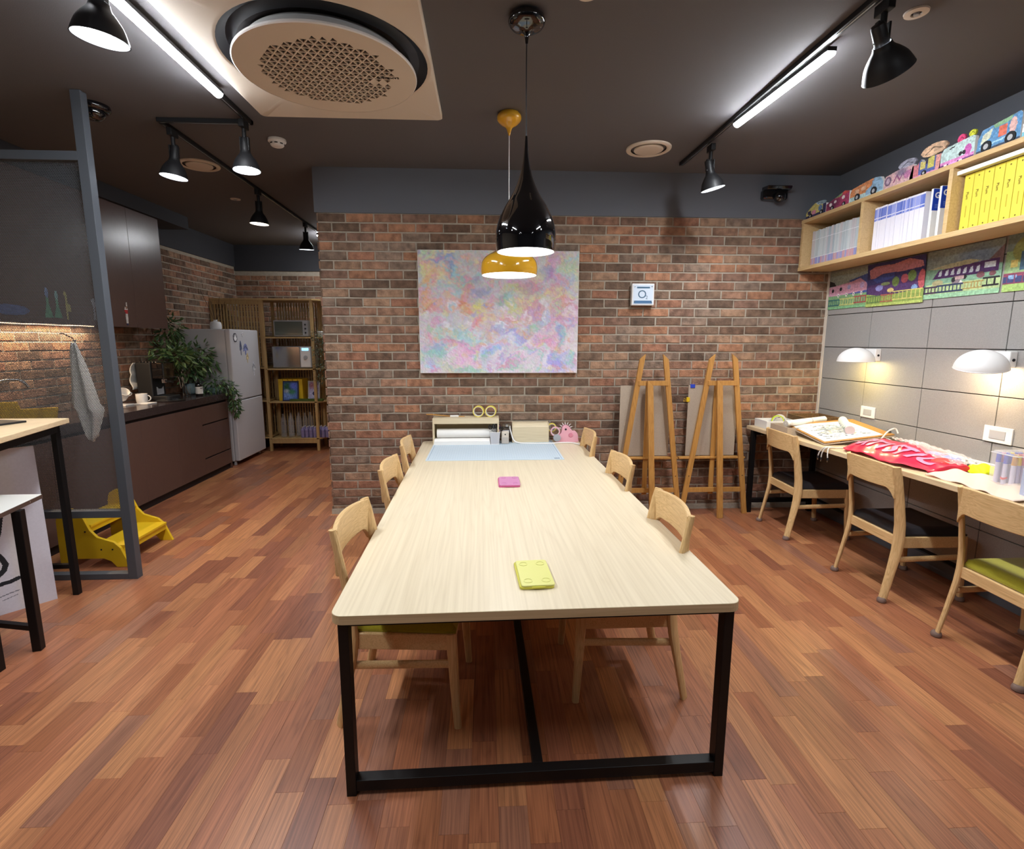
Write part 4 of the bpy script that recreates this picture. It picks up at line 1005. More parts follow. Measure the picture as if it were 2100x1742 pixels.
# ------------------------------------------------------------------ tables at the left edge
t = thing('high_table', 'tall table with a pale wood top and black legs at the left edge', 'table', (-3.1, 3.0, 0))
P = [(-2.69, 3.46), (-2.46, 2.66), (-3.5, 2.36), (-3.73, 3.16)]
P = [(-2.69, 3.46), (-3.62, 3.44), (-3.62, 2.45), (-2.42, 2.50)]
MB().prism(P, 1.15, 1.18).build('tabletop', M['desk'], t, bev=.002)
for x, y in ((-2.735, 3.395), (-3.55, 3.39), (-3.55, 2.52), (-2.50, 2.56)):
    MB().tube([(x, y, 0), (x, y, 1.15)], .026, 4, side=(1, 0, 0)).build('leg', M['black'], t, bev=.003)
for a, b in (((-2.735, 3.395), (-2.50, 2.56)), ((-2.735, 3.395), (-3.55, 3.39)), ((-3.55, 2.52), (-2.50, 2.56))):
    MB().tube([(*a, 1.115), (*b, 1.115)], .024, 4).build('apron', M['black'], t)
MB().tube([(-2.735, 3.395, .20), (-3.55, 3.39, .20)], .02, 4).build('crossbar', M['black'], t)
t = thing('black_tablet', 'flat black tablet lying on the tall table at the left edge', 'tablet', (-3.0, 3.2, 1.18))
MB().prism([(-2.80, 3.28), (-3.15, 3.36), (-3.22, 3.12), (-2.87, 3.04)], 1.18, 1.192).build('case', M['blackmat'], t, bev=.003)
t = thing('side_table', 'lower table with a white top and black legs at the left edge', 'table', (-2.8, 2.6, 0))
MB().prism([(-2.50, 2.955), (-3.09, 2.955), (-3.05, 2.15), (-2.33, 2.15)], .795, .82).build('tabletop', mat('white_laminate', S(222, 222, 216), .3), t, bev=.002)
MB().prism([(-2.4985, 2.957), (-3.092, 2.957), (-3.052, 2.148), (-2.3285, 2.148)], .7955, .8175).build('edge_band', mat('brown_edge', S(80, 62, 54), .5), t)
MB().add([(-2.476, 2.85, .803), (-2.466, 2.80, .803), (-2.466, 2.80, .812), (-2.476, 2.85, .812)], [(0, 1, 2, 3)]).build('sticker', M['paper'], t)
for x, y in ((-2.455, 2.745), (-3.0, 2.86), (-2.38, 2.22), (-2.98, 2.22)):
    MB().tube([(x, y, 0), (x, y, .795)], .030, 4, side=(1, .2, 0)).build('leg', M['black'], t, bev=.003)
for a, b in (((-2.455, 2.745), (-3.0, 2.86)), ((-2.38, 2.22), (-2.98, 2.22))):
    MB().tube([(*a, .13), (*b, .13)], .02, 4).build('crossbar', M['black'], t)
# leaning canvas with a brush line drawing
o = Vector((-2.817, 3.335, 0)); d = Vector((-.656, -.755, 0)).normalized(); up = Vector((-.055, .05, 1.015)); nrm = d.cross(up).normalized()
if nrm.dot(Vector((1, -1, 0))) < 0: nrm = -nrm
t = thing('leaning_canvas', 'large white canvas with a black brush line drawing leaning under the tables', 'canvas', o)
bk = -nrm*.03
vs = [o, o+d*1.0, o+d*1.0+up, o+up]; MB().add([tuple(v) for v in vs]+[tuple(v+bk) for v in vs], [(0, 1, 2, 3), (7, 6, 5, 4), (0, 4, 5, 1), (3, 2, 6, 7), (1, 5, 6, 2), (4, 0, 3, 7)]).build('stretcher', M['ink'], t)
bl = S(28, 28, 34); wh = S(206, 204, 214)
C = raster(300, 300, wh, [('b', .5, .9, .3, .35, S(186, 182, 184), .9), ('b', .15, .4, .04, .6, S(206, 202, 200), .8), ('b', .75, .55, .3, .4, S(196, 194, 202), .8),
    ('l', [(.34, .76), (.30, .74), (.265, .70), (.25, .66)], .014, bl), ('l', [(.205, .585), (.222, .50), (.245, .43), (.25, .385), (.225, .34), (.212, .30), (.225, .265), (.26, .235), (.31, .225), (.36, .24)], .014, bl),
    ('l', [(.165, .200), (.20, .190), (.25, .186), (.30, .19), (.42, .2)], .012, bl), ('l', [(.27, .50), (.33, .46), (.40, .52), (.5, .48), (.58, .38)], .013, bl),
    ('l', [(.17, .125), (.22, .118), (.26, .11), (.30, .115)], .003, S(120, 120, 130)), ('l', [(.18, .10), (.25, .085)], .002, S(120, 120, 130))], .05, 3)
# u runs from the right corner of the canvas leftwards
mb = MB(); panel(mb, C, o+nrm*.001, d, up); cv = mb.build('painted_face', M['attr'], t)

# ------------------------------------------------------------------ big abstract canvas
X0, X1, Z0, Z1 = -.612, .872, 1.376, 2.494
def cbase(U, V):
    a = np.array(S(190, 188, 190)); b = np.array(S(218, 206, 218)); c = np.array(S(186, 180, 186))
    w = V[..., None]; return (b*(1-w)+a*w)*(.9+.1*U[..., None])+c*0
bl_ = []
for x, y, rx, ry, col, w in (
    (240, 130, 80, 60, (196, 206, 150), .9), (150, 190, 70, 90, (150, 140, 190), .9), (370, 210, 120, 50, (120, 150, 205), .95), (200, 330, 80, 100, (208, 206, 140), .95), (270, 400, 90, 80, (214, 178, 132), .9),
    (150, 560, 60, 130, (216, 160, 110), 1), (190, 690, 90, 60, (206, 150, 120), .8), (790, 170, 90, 60, (200, 140, 150), .8), (470, 330, 60, 40, (120, 140, 200), .9), (560, 430, 90, 80, (150, 196, 180), .85),
    (700, 380, 90, 50, (150, 140, 185), .7), (640, 540, 80, 80, (194, 146, 124), .9), (630, 690, 75, 90, (214, 148, 116), 1), (820, 540, 110, 80, (148, 158, 190), .8), (280, 740, 80, 60, (212, 140, 130), .9),
    (420, 740, 140, 70, (212, 180, 190), .8), (800, 760, 95, 90, (212, 206, 130), 1), (790, 900, 90, 60, (220, 150, 150), .9), (920, 740, 50, 50, (208, 150, 132), .8), (1270, 560, 110, 60, (196, 196, 140), .85),
    (1150, 690, 100, 55, (120, 180, 165), .85), (1260, 740, 90, 45, (206, 204, 140), .9), (1500, 640, 140, 60, (190, 192, 160), .7), (1430, 500, 120, 60, (180, 130, 160), .7), (1730, 380, 70, 80, (196, 130, 170), .85),
    (1700, 540, 70, 50, (206, 140, 160), .8), (1850, 460, 90, 90, (160, 170, 215), .85), (1830, 660, 90, 70, (216, 180, 130), .9), (1800, 770, 90, 80, (214, 196, 150), .85), (1960, 730, 60, 80, (216, 150, 160), .8),
    (1430, 800, 90, 90, (208, 140, 150), .85), (1280, 880, 160, 60, (212, 168, 168), .7), (1150, 870, 90, 40, (214, 150, 150), .6), (1560, 900, 70, 80, (160, 180, 200), .7), (1720, 900, 110, 80, (212, 160, 190), .8),
    (1950, 880, 80, 120, (200, 140, 190), .8), (450, 870, 140, 60, (186, 196, 206), .7), (1360, 1020, 50, 40, (216, 170, 120), .9), (480, 1090, 150, 80, (150, 205, 205), .85), (800, 1100, 120, 60, (168, 208, 214), .8),
    (1000, 1040, 130, 60, (196, 168, 176), .7), (1250, 1080, 90, 50, (150, 150, 215), .8), (460, 1180, 90, 40, (176, 130, 190), .8), (720, 1200, 300, 40, (206, 140, 190), .75), (1080, 1200, 70, 40, (214, 130, 190), .9),
    (620, 1300, 220, 110, (222, 176, 208), .85), (960, 1260, 120, 60, (150, 180, 230), .9), (280, 1310, 130, 80, (130, 196, 190), .8), (1150, 1130, 120, 60, (180, 200, 225), .7), (1600, 1150, 120, 90, (220, 150, 190), .8),
    (1840, 1100, 60, 60, (120, 160, 220), .7), (1820, 1210, 60, 80, (216, 150, 170), .8), (1790, 1270, 60, 50, (200, 190, 140), .8), (1750, 1420, 160, 100, (150, 155, 225), .85), (1220, 1420, 90, 60, (180, 130, 205), .95),
    (1300, 1370, 50, 40, (228, 150, 205), .9), (430, 1480, 160, 60, (196, 200, 170), .8), (680, 1500, 130, 50, (150, 200, 185), .8), (900, 1380, 90, 120, (170, 196, 200), .6), (230, 1500, 70, 40, (160, 200, 235), .8),
    (200, 1120, 40, 80, (216, 150, 176), .8), (1400, 1350, 200, 120, (206, 200, 212), .6), (1000, 1440, 130, 80, (205, 200, 222), .6), (1820, 150, 130, 50, (190, 150, 170), .8), (1930, 260, 60, 110, (176, 200, 170), .7),
    (1650, 330, 120, 60, (150, 155, 190), .6), (600, 180, 160, 60, (170, 180, 186), .6), (760, 300, 80, 40, (150, 200, 200), .7), (1130, 1080, 50, 30, (170, 150, 215), .7)):
    bl_.append(('b', (x-90)/1930, 1-(y-80)/1465, rx*1.2/1930, ry*1.2/1465, S(*[max(0, c_*1.12-26) for c_ in col]), w))
rq = random.Random(21)
PAL = [(206, 150, 190), (150, 196, 200), (214, 170, 140), (150, 160, 215), (214, 206, 150), (216, 150, 160), (180, 200, 226), (224, 214, 226), (222, 222, 232), (150, 196, 170), (190, 160, 206)]
for k in range(420):
    y_ = rq.random(); pool = PAL[:3]+PAL[4:6] if y_ > .6 else PAL
    bl_.append(('b', rq.random(), y_, rq.uniform(.008, .035), rq.uniform(.008, .04), S(*rq.choice(pool)), rq.uniform(.35, .8)))
C = raster(240, 180, cbase, bl_, .10, 9, warp=.05, sat=.85)*1.1
t = thing('abstract_painting', 'large unframed canvas of pastel paint patches on the brick wall', 'painting', ((X0+X1)/2, 4.95, Z0))
MB().box(X0, X1, 4.938, 4.976, Z0, Z1).build('stretched_canvas', M['paper'], t, bev=.003)
pm = mat('oil_paint', rough=.6, attr=True, bump=.8, bs=60)
# brush marks: the print colours are pushed about by stretched noise
nt = pm.node_tree; b_ = nt.nodes['Principled BSDF']; at = [n for n in nt.nodes if n.type == 'ATTRIBUTE'][0]
tc = nt.nodes.new('ShaderNodeTexCoord'); no = nt.nodes.new('ShaderNodeTexNoise'); no.inputs['Scale'].default_value = 8; no.inputs['Detail'].default_value = 8; no.inputs['Distortion'].default_value = 3.0
nt.links.new(tc.outputs['Object'], no.inputs['Vector'])
hs = nt.nodes.new('ShaderNodeMix'); hs.data_type = 'RGBA'; hs.blend_type = 'OVERLAY'; hs.inputs[0].default_value = .38
nt.links.new(at.outputs['Color'], hs.inputs[6]); nt.links.new(no.outputs['Color'], hs.inputs[7]); nt.links.new(hs.outputs[2], b_.inputs['Base Color'])
mb = MB(); panel(mb, C, (X0+.003, 4.9372, Z0+.003), (X1-X0-.006, 0, 0), (0, 0, Z1-Z0-.006)); mb.build('painted_face', pm, t)
# O2 sign
t = thing('wall_sign', 'small white square sign reading O2 on the brick wall', 'sign', (1.478, 4.95, 2.0))
MB().box(1.372, 1.584, 4.925, 4.978, 2.008, 2.208).build('box', M['white'], t, bev=.006, seg=3)
MB().box(1.384, 1.572, 4.9225, 4.9255, 2.020, 2.196).build('face_plate', mat('sign_blue_white', S(205, 218, 232), .4), t)
MB().box(1.392, 1.564, 4.9215, 4.923, 2.026, 2.052).build('bar', mat('sign_blue', S(70, 110, 150), .5), t)
ik = mat('sign_ink', S(60, 96, 124), .6)
text('O', 'lettering', ik, .105, basis((1.468, 4.9222, 2.106), (1, 0, 0), (0, 0, 1)), t)
text('2', 'lettering', ik, .045, basis((1.512, 4.9222, 2.080), (1, 0, 0), (0, 0, 1)), t)
MB().box(1.418, 1.540, 4.9218, 4.923, 2.164, 2.178).build('heading_bar', ik, t)
for x in (1.397, 1.559):
    for z in (2.042, 2.180): MB().lathe([(.006, 0), (.005, .004), (0, .005)], n=12, M=align((x, 4.923, z), (0, -1, 0))).build('stud', M['steel'], t, smooth=True)

# ------------------------------------------------------------------ bookshelf
SX = 2.97
t = thing('wall_shelf', 'long oak bookshelf mounted high on the right wall', 'shelf', (3.14, 3.5, 2.33))
MB().box(SX, XR-.016, 1.9, 4.965, 2.333, 2.366).build('bottom_board', M['shelf'], t, bev=.0015)
MB().box(SX, XR-.016, 1.9, 4.965, 2.762, 2.792).build('top_board', M['shelf'], t, bev=.0015)
MB().box(XR-.028, XR-.016, 1.9, 4.965, 2.366, 2.762).build('back_panel', M['shelf'], t)
for y in (4.945, 4.165, 3.375, 2.42):
    MB().box(SX+.002, XR-.028, y-.015, y+.015, 2.366, 2.762).build('divider', M['shelf'], t, bev=.0015)
BZ = 2.3665
rk = random.Random(8)
def book(y, w, h, x, dep, col, label, group, name='book', bands=(), lean=0, m=None, wrap=None):
    t = thing(name, label, 'book', (x, y+w/2, BZ), 0, group)
    mb = MB(); mb.box(x, x+dep, y, y+w, BZ, BZ+h, col=col); mb.build('cover', M['attr'], t)
    for q, (z0, z1, c) in enumerate(bands): MB().box(x-.0008-.0005*q, x+.001, y+.0004, y+w-.0004, BZ+z0, BZ+z1, col=c).build('spine_band', M['attr'], t)
    if lean:
        t.rotation_euler = (lean, 0, 0)
    return t
y = 4.915; i = 0
while y > 4.20:
    w = rk.uniform(.018, .030); h = .315+rk.uniform(-.004, .004); y -= w+.001
    g = rk.choice([S(186, 196, 200), S(196, 192, 196), S(170, 182, 190), S(200, 206, 208)])
    ft = rk.choice([S(140, 140, 190), S(196, 150, 160), S(150, 150, 200), S(176, 160, 190)])
    book(y, w, h, 3.05+rk.uniform(0, .01), .20, g, 'thin grey spined booklet in the far bay of the bookshelf', 'grey booklets in the far bay', 'booklet', ((.0, .075, ft), (.078, .082, S(235, 235, 240)), (.236, .240, S(235, 235, 240))))
y = 4.13
for i in range(26):
    w = .0205; h = .335; y -= w+.0012
    if y < 3.64: break
    top = rk.choice([S(90, 110, 190), S(110, 126, 200), S(150, 160, 220)])
    book(y, w, h, 3.05+rk.uniform(0, .008), .21, S(226, 224, 234), 'thin white book with a blue spine top in the middle bay', 'white and blue books in the middle bay', 'book', ((.235, .322, top), (.25, .256, S(230, 230, 240))))
blue = S(30, 66, 170)
for k, (yy, lab) in enumerate(((3.605, 'white book turned to show its blue cover, left of the two'), (3.538, 'white book turned to show its blue cover, beside the shelf divider'))):
    t = thing('book', lab, 'book', (3.06, yy, BZ), 0, 'white and blue books in the middle bay')
    MB().box(3.06, 3.26, yy-.012, yy+.008, BZ, BZ+.338).build('page_block', M['paper'], t)
    MB().box(3.0585, 3.2605, yy-.0135, yy-.010, BZ+.195, BZ+.335).build('blue_cover', mat('cover_blue', blue, .4), t)
    text('Grammar', 'lettering', M['paper'], .052, basis((3.068, yy-.0140, BZ+.292), (1, 0, 0), (0, 0, 1)), t, align_x='LEFT', bold=.0015)
    for q in range(3): MB().box(3.075, 3.14, yy-.0139, yy-.0134, BZ+.212+q*.010, BZ+.215+q*.010).build('print_line', mat('pale_line', S(130, 150, 210), .5), t)
M['faint'] = mat('faint_ink', S(176, 158, 50), .8)
yi = mat('spine_ink', S(96, 84, 20), .8)
y = 3.345; M['yellowbook'] = mat('yellow_cover', S(214, 198, 70), .55)
for k in range(7):
    w = .062; y -= w+.0035
    pos = ('first from the divider', 'second from the divider', 'third from the divider', 'middle one of seven', 'third from the navy book', 'second from the navy book', 'beside the navy book')[k]
    t = thing('yellow_book', 'tall yellow book in the near bay, '+pos, 'book', (3.04, y+w/2, BZ), 0, 'tall yellow books in the near bay')
    MB().box(3.04, 3.25, y, y+w, BZ, BZ+.345).build('cover', M['yellowbook'], t, bev=.002)
    q = basis((3.0388, y+w/2, BZ+.215), (0, 0, -1), (0, -1, 0))
    text('Plum', 'lettering', yi, .023, q, t); MB().box(3.0392, 3.0398, y+w*.42, y+w*.52, BZ+.085, BZ+.155).build('print_line', M['faint'], t)
    MB().lathe([(.005, 0), (0, .0008)], n=10, M=align((3.0398, y+w/2, BZ+.32), (-1, 0, 0))).build('dot', yi, t)
    MB().lathe([(.005, 0), (0, .0008)], n=10, M=align((3.0398, y+w/2, BZ+.025), (-1, 0, 0))).build('dot', yi, t)
o_ = MB().box(3.05, 3.25, 2.86, 2.915, BZ, BZ+.33).build('navy_book', M['navy'], bev=.002); tag(o_, 'navy book at the right edge of the picture, beside the yellow ones', 'book')
o_ = MB().box(3.0, 3.24, 2.50, 3.37, BZ+.348, BZ+.372).build('foam_board', M['white'], bev=.001); tag(o_, 'long white foam board lying on top of the yellow books', 'board')

# ------------------------------------------------------------------ painted cardboard vehicles on the shelf
TZ2 = 2.793
def cutout(label, y, L_, prof, col, shapes, wheels=(), extra=None, x=3.0):
    """y = left end as seen from the room (far end), vehicle runs to y - L_"""
    t = thing('cardboard_vehicle', label, 'model', (x, y-L_/2, TZ2), 0, 'painted cardboard vehicles on top of the bookshelf')
    prof = [(p[0], p[1]*.70) for p in prof]; H = max(p[1] for p in prof)
    P = [(y-p[0]*L_, TZ2+.004+p[1]) for p in prof]
    bd = MB().prism(P, x, x+.020, axis=0).build('body', M['paper'], t)
    C = raster(64, 36, col, shapes, .45, int(y*10), asp=L_/H, sat=.8)
    mk = raster(64, 36, (0, 0, 0), [('p', [(p[0], p[1]/H) for p in prof], (1, 1, 1))])[..., 0] > .5
    mb = MB(); panel(mb, C, (x-.0012, y, TZ2+.004), (0, -L_, 0), (0, 0, H), mk); mb.build('painted_face', M['attr'], t)
    for wy, r in wheels:
        yy = y-wy*L_; MB().lathe([(r, 0), (r, .006), (0, .006)], n=18, M=align((x-.001, yy, TZ2+r), (-1, 0, 0)), cap0=True).build('wheel', M['ink'], t)
        MB().lathe([(r*.5, .0062), (0, .007)], n=14, M=align((x-.001, yy, TZ2+r), (-1, 0, 0))).build('hub', M['grey'], t)
    for e in extra or ():
        (ys, zs, ry, rz_, c, lab2, nm) = e; zs *= .72; rz_ *= .85
        C2 = raster(24, 20, c, [('b', .3, .5, .3, .5, tuple(min(1, v*1.5) for v in c), .7), ('l', [(.2, .3), (.5, .7), (.8, .4)], .04, tuple(v*.4 for v in c))], .5, int(ys*50))
        mk2 = ell(24, 20, shapes=[('e', .5, .5, .49, .49, 1)])
        mb = MB(); panel(mb, C2, (x+.012, ys+ry, TZ2+zs-rz_), (0, -2*ry, 0), (0, 0, 2*rz_), mk2); o2 = mb.build(nm, M['attr'], t)
        md = o2.modifiers.new('s', 'SOLIDIFY'); md.thickness = .012; md.offset = -1
    return t
box_ = [(0, 0), (1, 0), (1, .11), (.93, .13), (.07, .13), (0, .10)]
def cols(*a): return [S(*c) for c in a]
Y_, P_, B_, N_, W_, O_, G_, K_ = cols((206, 190, 90), (214, 120, 150), (90, 130, 180), (52, 48, 90), (222, 214, 210), (216, 130, 60), (120, 150, 90), (40, 36, 44))
cutout('yellow and navy cardboard car at the far end of the shelf top', 4.95, .285, [(0, 0), (1, 0), (1, .12), (.6, .13), (.45, .17), (.2, .13), (0, .08)], Y_, [('r', 0, 1, 0, .22, N_), ('r', .3, .5, .2, .5, P_), ('r', .08, .25, .3, .55, N_), ('e', .72, .5, .1, .2, B_), ('r', .85, 1, 0, 1, N_)], ((.25, .022), (.8, .022)), ((4.79, .155, .09, .022, S(150, 170, 180), '', 'cloud'),))
cutout('crimson and pink cardboard van, second from the far end', 4.66, .29, [(0, 0), (1, 0), (1, .15), (.8, .17), (.1, .10), (0, .09)], S(180, 40, 96), [('b', .3, .4, .3, .4, S(90, 30, 70), .9), ('e', .2, .4, .06, .12, W_), ('e', .4, .5, .05, .1, W_), ('e', .75, .6, .07, .12, W_), ('e', .5, .85, .2, .14, G_), ('e', .85, .9, .15, .12, S(210, 60, 50))], ((.3, .018), (.8, .018)))
cutout('orange and pale blue cardboard van, third from the far end', 4.36, .36, [(0, 0), (1, 0), (1, .10), (.92, .16), (.75, .175), (.5, .17), (.05, .145), (0, .10)], O_, [('r', 0, 1, 0, .3, S(170, 205, 205)), ('p', [(.5, .1), (1, .1), (1, 1), (.72, 1), (.66, .6), (.5, .4)], S(130, 170, 200)), ('r', .15, .28, .45, .7, S(220, 170, 130)), ('r', .34, .48, .5, .75, S(220, 170, 130)), ('l', [(.66, .3), (.68, .9)], .02, S(90, 130, 170))], ((.25, .028), (.75, .030)))
cutout('pink patterned cardboard bus with a white ruffle', 3.99, .27, [(0, 0), (1, 0), (1, .145), (.5, .15), (.05, .13), (0, .10)], S(214, 168, 170), [('e', .14, .5, .12, .32, S(120, 90, 120)), ('e', .14, .5, .06, .2, S(190, 160, 180)), ('l', [(.35, .3), (.45, .7), (.55, .3), (.65, .7), (.75, .3), (.9, .7)], .05, S(150, 60, 110)), ('e', .8, .5, .12, .25, S(196, 110, 160)), ('b', .6, .8, .2, .3, S(90, 90, 130), .8)], (), ((3.80, .185, .080, .035, S(150, 150, 165), '', 'airship'),))
cutout('blue and yellow cardboard engine carrying an orange striped airship', 3.75, .25, [(0, 0), (1, 0), (1, .14), (.7, .15), (.45, .12), (.35, .16), (.25, .12), (.08, .13), (0, .03)], S(70, 90, 160), [('r', .0, .3, .1, 1, S(206, 110, 120)), ('r', .35, .52, .4, .85, Y_), ('r', .60, .8, .3, .95, S(200, 190, 70)), ('r', .85, 1, .1, 1, S(226, 150, 140)), ('r', 0, 1, 0, .12, S(220, 130, 180)), ('r', .52, .6, .6, 1, N_)], ((.5, .018),), ((3.58, .215, .105, .045, S(204, 170, 140), '', 'airship'),))
cutout('mint and magenta cardboard bus with a pink and a lime flag on its roof', 3.51, .25, [(0, 0), (1, 0), (1, .17), (.93, .185), (.12, .165), (.04, .12)], S(180, 208, 204), [('r', 0, 1, .10, .26, S(216, 120, 190)), ('r', 0, 1, 0, .10, S(110, 40, 120)), ('e', .82, .45, .1, .24, S(200, 70, 170)), ('e', .62, .38, .05, .1, K_), ('e', .72, .38, .05, .1, K_), ('l', [(.3, .78), (.42, .82)], .03, K_), ('r', .3, .55, .04, .10, S(230, 140, 220)), ('r', .6, .68, 0, .12, W_), ('r', .15, .25, 0, .12, W_)], (),
       ((3.375, .205, .028, .030, S(214, 70, 120), '', 'flag'), (3.30, .215, .024, .022, S(196, 200, 60), '', 'flag')))
cutout('bright blue cardboard bus with an orange window near the right edge', 3.245, .265, [(0, 0), (1, 0), (1, .20), (.95, .22), (.1, .185), (.02, .12)], S(74, 140, 190), [('p', [(.08, .3), (.3, .45), (.36, .8), (.13, .65)], S(206, 210, 180)), ('r', .5, .68, .35, .75, S(220, 96, 60)), ('e', .82, .6, .08, .28, S(222, 170, 160)), ('p', [(.35, .9), (.8, .98), (.75, .8), (.4, .75)], S(130, 180, 130)), ('l', [(.1, .2), (.5, .25), (.9, .3)], .03, S(150, 200, 220)), ('r', 0, 1, 0, .1, S(60, 70, 90))], ((.25, .032), (.8, .032)))
cutout('turquoise and white cardboard piece cut by the right edge of the picture', 2.97, .30, box_, S(90, 170, 190), [('r', 0, .4, .3, .9, W_)], ())

# ------------------------------------------------------------------ children's paintings pinned under the shelf
def art(label, y0, y1, z0, z1, base, shapes, x=XR-.017, curl=None, seed=1):
    L_ = y0-y1
    t = thing('childrens_painting', label, 'painting', (x, (y0+y1)/2, z0), 0, "children's paintings under the bookshelf")
    C = raster(130, 84, base, shapes, .35, seed, asp=L_/(z1-z0), sat=.72)*.92  # saturation lowered to put the dim light into the paint colours
    mb = MB(); panel(mb, C, (x-.004, y0, z0), (0, -L_, 0), (0, 0, z1-z0), bulge=curl); o_ = mb.build('sheet', M['attr'], t)
    md = o_.modifiers.new('s', 'SOLIDIFY'); md.thickness = .0015; md.offset = -1
    return t
def rail(u0, u1, v0, v1, c, n, w=.018): return [('l', [(u0, v0), (u1, v0)], w, c), ('l', [(u0, v1), (u1, v1)], w, c)]+[('l', [(u0+(u1-u0)*(i+.5)/n, v0), (u0+(u1-u0)*(i+.5)/n, v1)], w*.8, c) for i in range(n)]
sky = S(150, 164, 150)
art('painting of a long pink train on coloured tracks at the far corner', 4.95, 4.405, 1.975, 2.315, sky,
    [('p', [(.5, .72), (1, .85), (1, .3), (.5, .3)], S(50, 80, 160)), ('p', [(0, .60), (.55, .68), (.75, .74), (.9, .6), (.95, .42), (0, .34)], S(214, 140, 170)), ('r', 0, 1, 0, .36, S(120, 176, 110)), ('p', [(0, .62), (.18, .62), (.12, .72), (0, .78)], S(50, 44, 46)),
     ('e', .1, .5, .03, .05, K_), ('e', .3, .52, .03, .05, K_), ('e', .5, .55, .04, .06, S(160, 150, 200)), ('e', .8, .56, .05, .08, S(190, 150, 200)), ('r', 0, 1, 0, .06, S(120, 200, 130))]
    + rail(0, .3, .10, .24, S(30, 110, 110), 6)+rail(.3, .65, .10, .26, S(196, 200, 90), 6)+rail(.65, 1, .12, .28, S(180, 60, 50), 6)+[('e', x, .36, .025, .05, W_) for x in (.25, .45, .62, .8)]+[('e', x, .36, .01, .02, N_) for x in (.25, .45, .62, .8)], seed=11)
art('dark painting with a salmon cloud over a purple town and a fence', 4.44, 3.845, 1.968, 2.318, S(52, 44, 110),
    [('p', [(.04, .86), (.15, .93), (.5, .92), (.75, .98), (.96, .88), (.98, .76), (.6, .72), (.5, .74), (.3, .74), (.15, .66), (.06, .66)], S(196, 110, 120)), ('p', [(.1, .64), (.3, .72), (.5, .74), (.5, .62), (.2, .54)], S(40, 60, 140)), ('r', .0, 1, .0, .3, S(150, 180, 50)), ('p', [(.02, .5), (.9, .6), (.95, .3), (.3, .22), (.02, .3)], S(84, 40, 110)),
     ('e', .53, .52, .06, .11, S(110, 140, 50)), ('e', .80, .60, .07, .12, S(110, 140, 50)), ('e', .96, .5, .06, .2, S(206, 70, 80)), ('e', .68, .56, .06, .10, S(190, 60, 80)), ('e', .24, .42, .07, .07, S(130, 130, 210)), ('e', .35, .5, .08, .04, S(140, 160, 90)), ('e', .45, .34, .06, .05, S(220, 190, 90)), ('e', .85, .34, .05, .06, S(110, 160, 220)), ('r', 0, 1, 0, .06, S(190, 214, 70))]
    + rail(.02, .3, .10, .24, S(90, 130, 60), 6, .012)+rail(.28, .5, .09, .25, S(190, 80, 50), 5, .012)+rail(.5, .98, .12, .30, S(222, 208, 70), 7, .014), x=XR-.022, seed=12, curl=lambda u, v: .012*v*v)
art('painting of a purple carriage with white windows on a green field', 3.855, 3.262, 1.985, 2.325, S(120, 176, 140),
    [('r', 0, 1, .62, 1, S(140, 160, 150)), ('b', .7, .75, .25, .2, S(110, 140, 170), 1), ('p', [(.82, .62), (1, .9), (1, .55)], S(130, 100, 100)), ('p', [(.05, .62), (.3, .68), (.6, .72), (.75, .66), (.45, .58)], S(190, 190, 140)), ('p', [(.12, .40), (.2, .58), (.96, .66), (.96, .42), (.5, .40)], S(84, 36, 110)), ('b', .15, .85, .15, .1, S(120, 130, 130), .7),
     ('r', .04, 1, .0, .3, S(180, 210, 130)), ('r', 0, 1, 0, .1, S(150, 214, 160)), ('e', .2, .32, .08, .06, S(180, 170, 110)), ('e', .45, .34, .06, .08, S(140, 120, 130)), ('e', .42, .35, .03, .05, K_), ('e', .56, .38, .03, .05, K_), ('r', .44, .55, .34, .42, S(190, 150, 150)), ('p', [(.48, .24), (.52, .34), (.56, .24)], W_), ('e', .76, .38, .05, .06, S(130, 70, 80)), ('e', .9, .38, .04, .05, S(130, 70, 80))]
    + [('p', [(x, .45), (x+.015, .56), (x+.045, .57), (x+.05, .46)], S(200, 214, 224)) for x in (.2, .29, .37, .45, .53, .61, .69)]+[('r', .79, .92, .5, .61, S(206, 220, 230))]
    + rail(.0, .2, .12, .24, S(70, 40, 80), 4)+rail(.2, .55, .12, .26, S(40, 60, 100), 7)+rail(.56, .8, .14, .26, S(180, 150, 50), 6, .012)+rail(.8, .98, .16, .30, K_, 2), seed=13)
art('painting with an olive tree cut by the right edge of the picture', 3.245, 2.66, 1.985, 2.335, S(150, 190, 120),
    [('r', 0, 1, .7, 1, S(120, 140, 130)), ('e', .25, .7, .18, .25, S(150, 160, 60)), ('r', .06, .14, .42, .55, S(224, 200, 60)), ('r', .16, .22, .36, .68, S(60, 110, 140)), ('e', .33, .5, .06, .07, S(140, 90, 100)), ('r', 0, 1, .12, .32, S(60, 70, 130)), ('r', 0, 1, .26, .32, S(170, 60, 90)), ('r', 0, 1, 0, .13, S(170, 214, 90)), ('e', .1, .26, .05, .05, S(120, 170, 220))]+rail(.0, 1, .14, .3, S(140, 50, 90), 12, .014), seed=14)

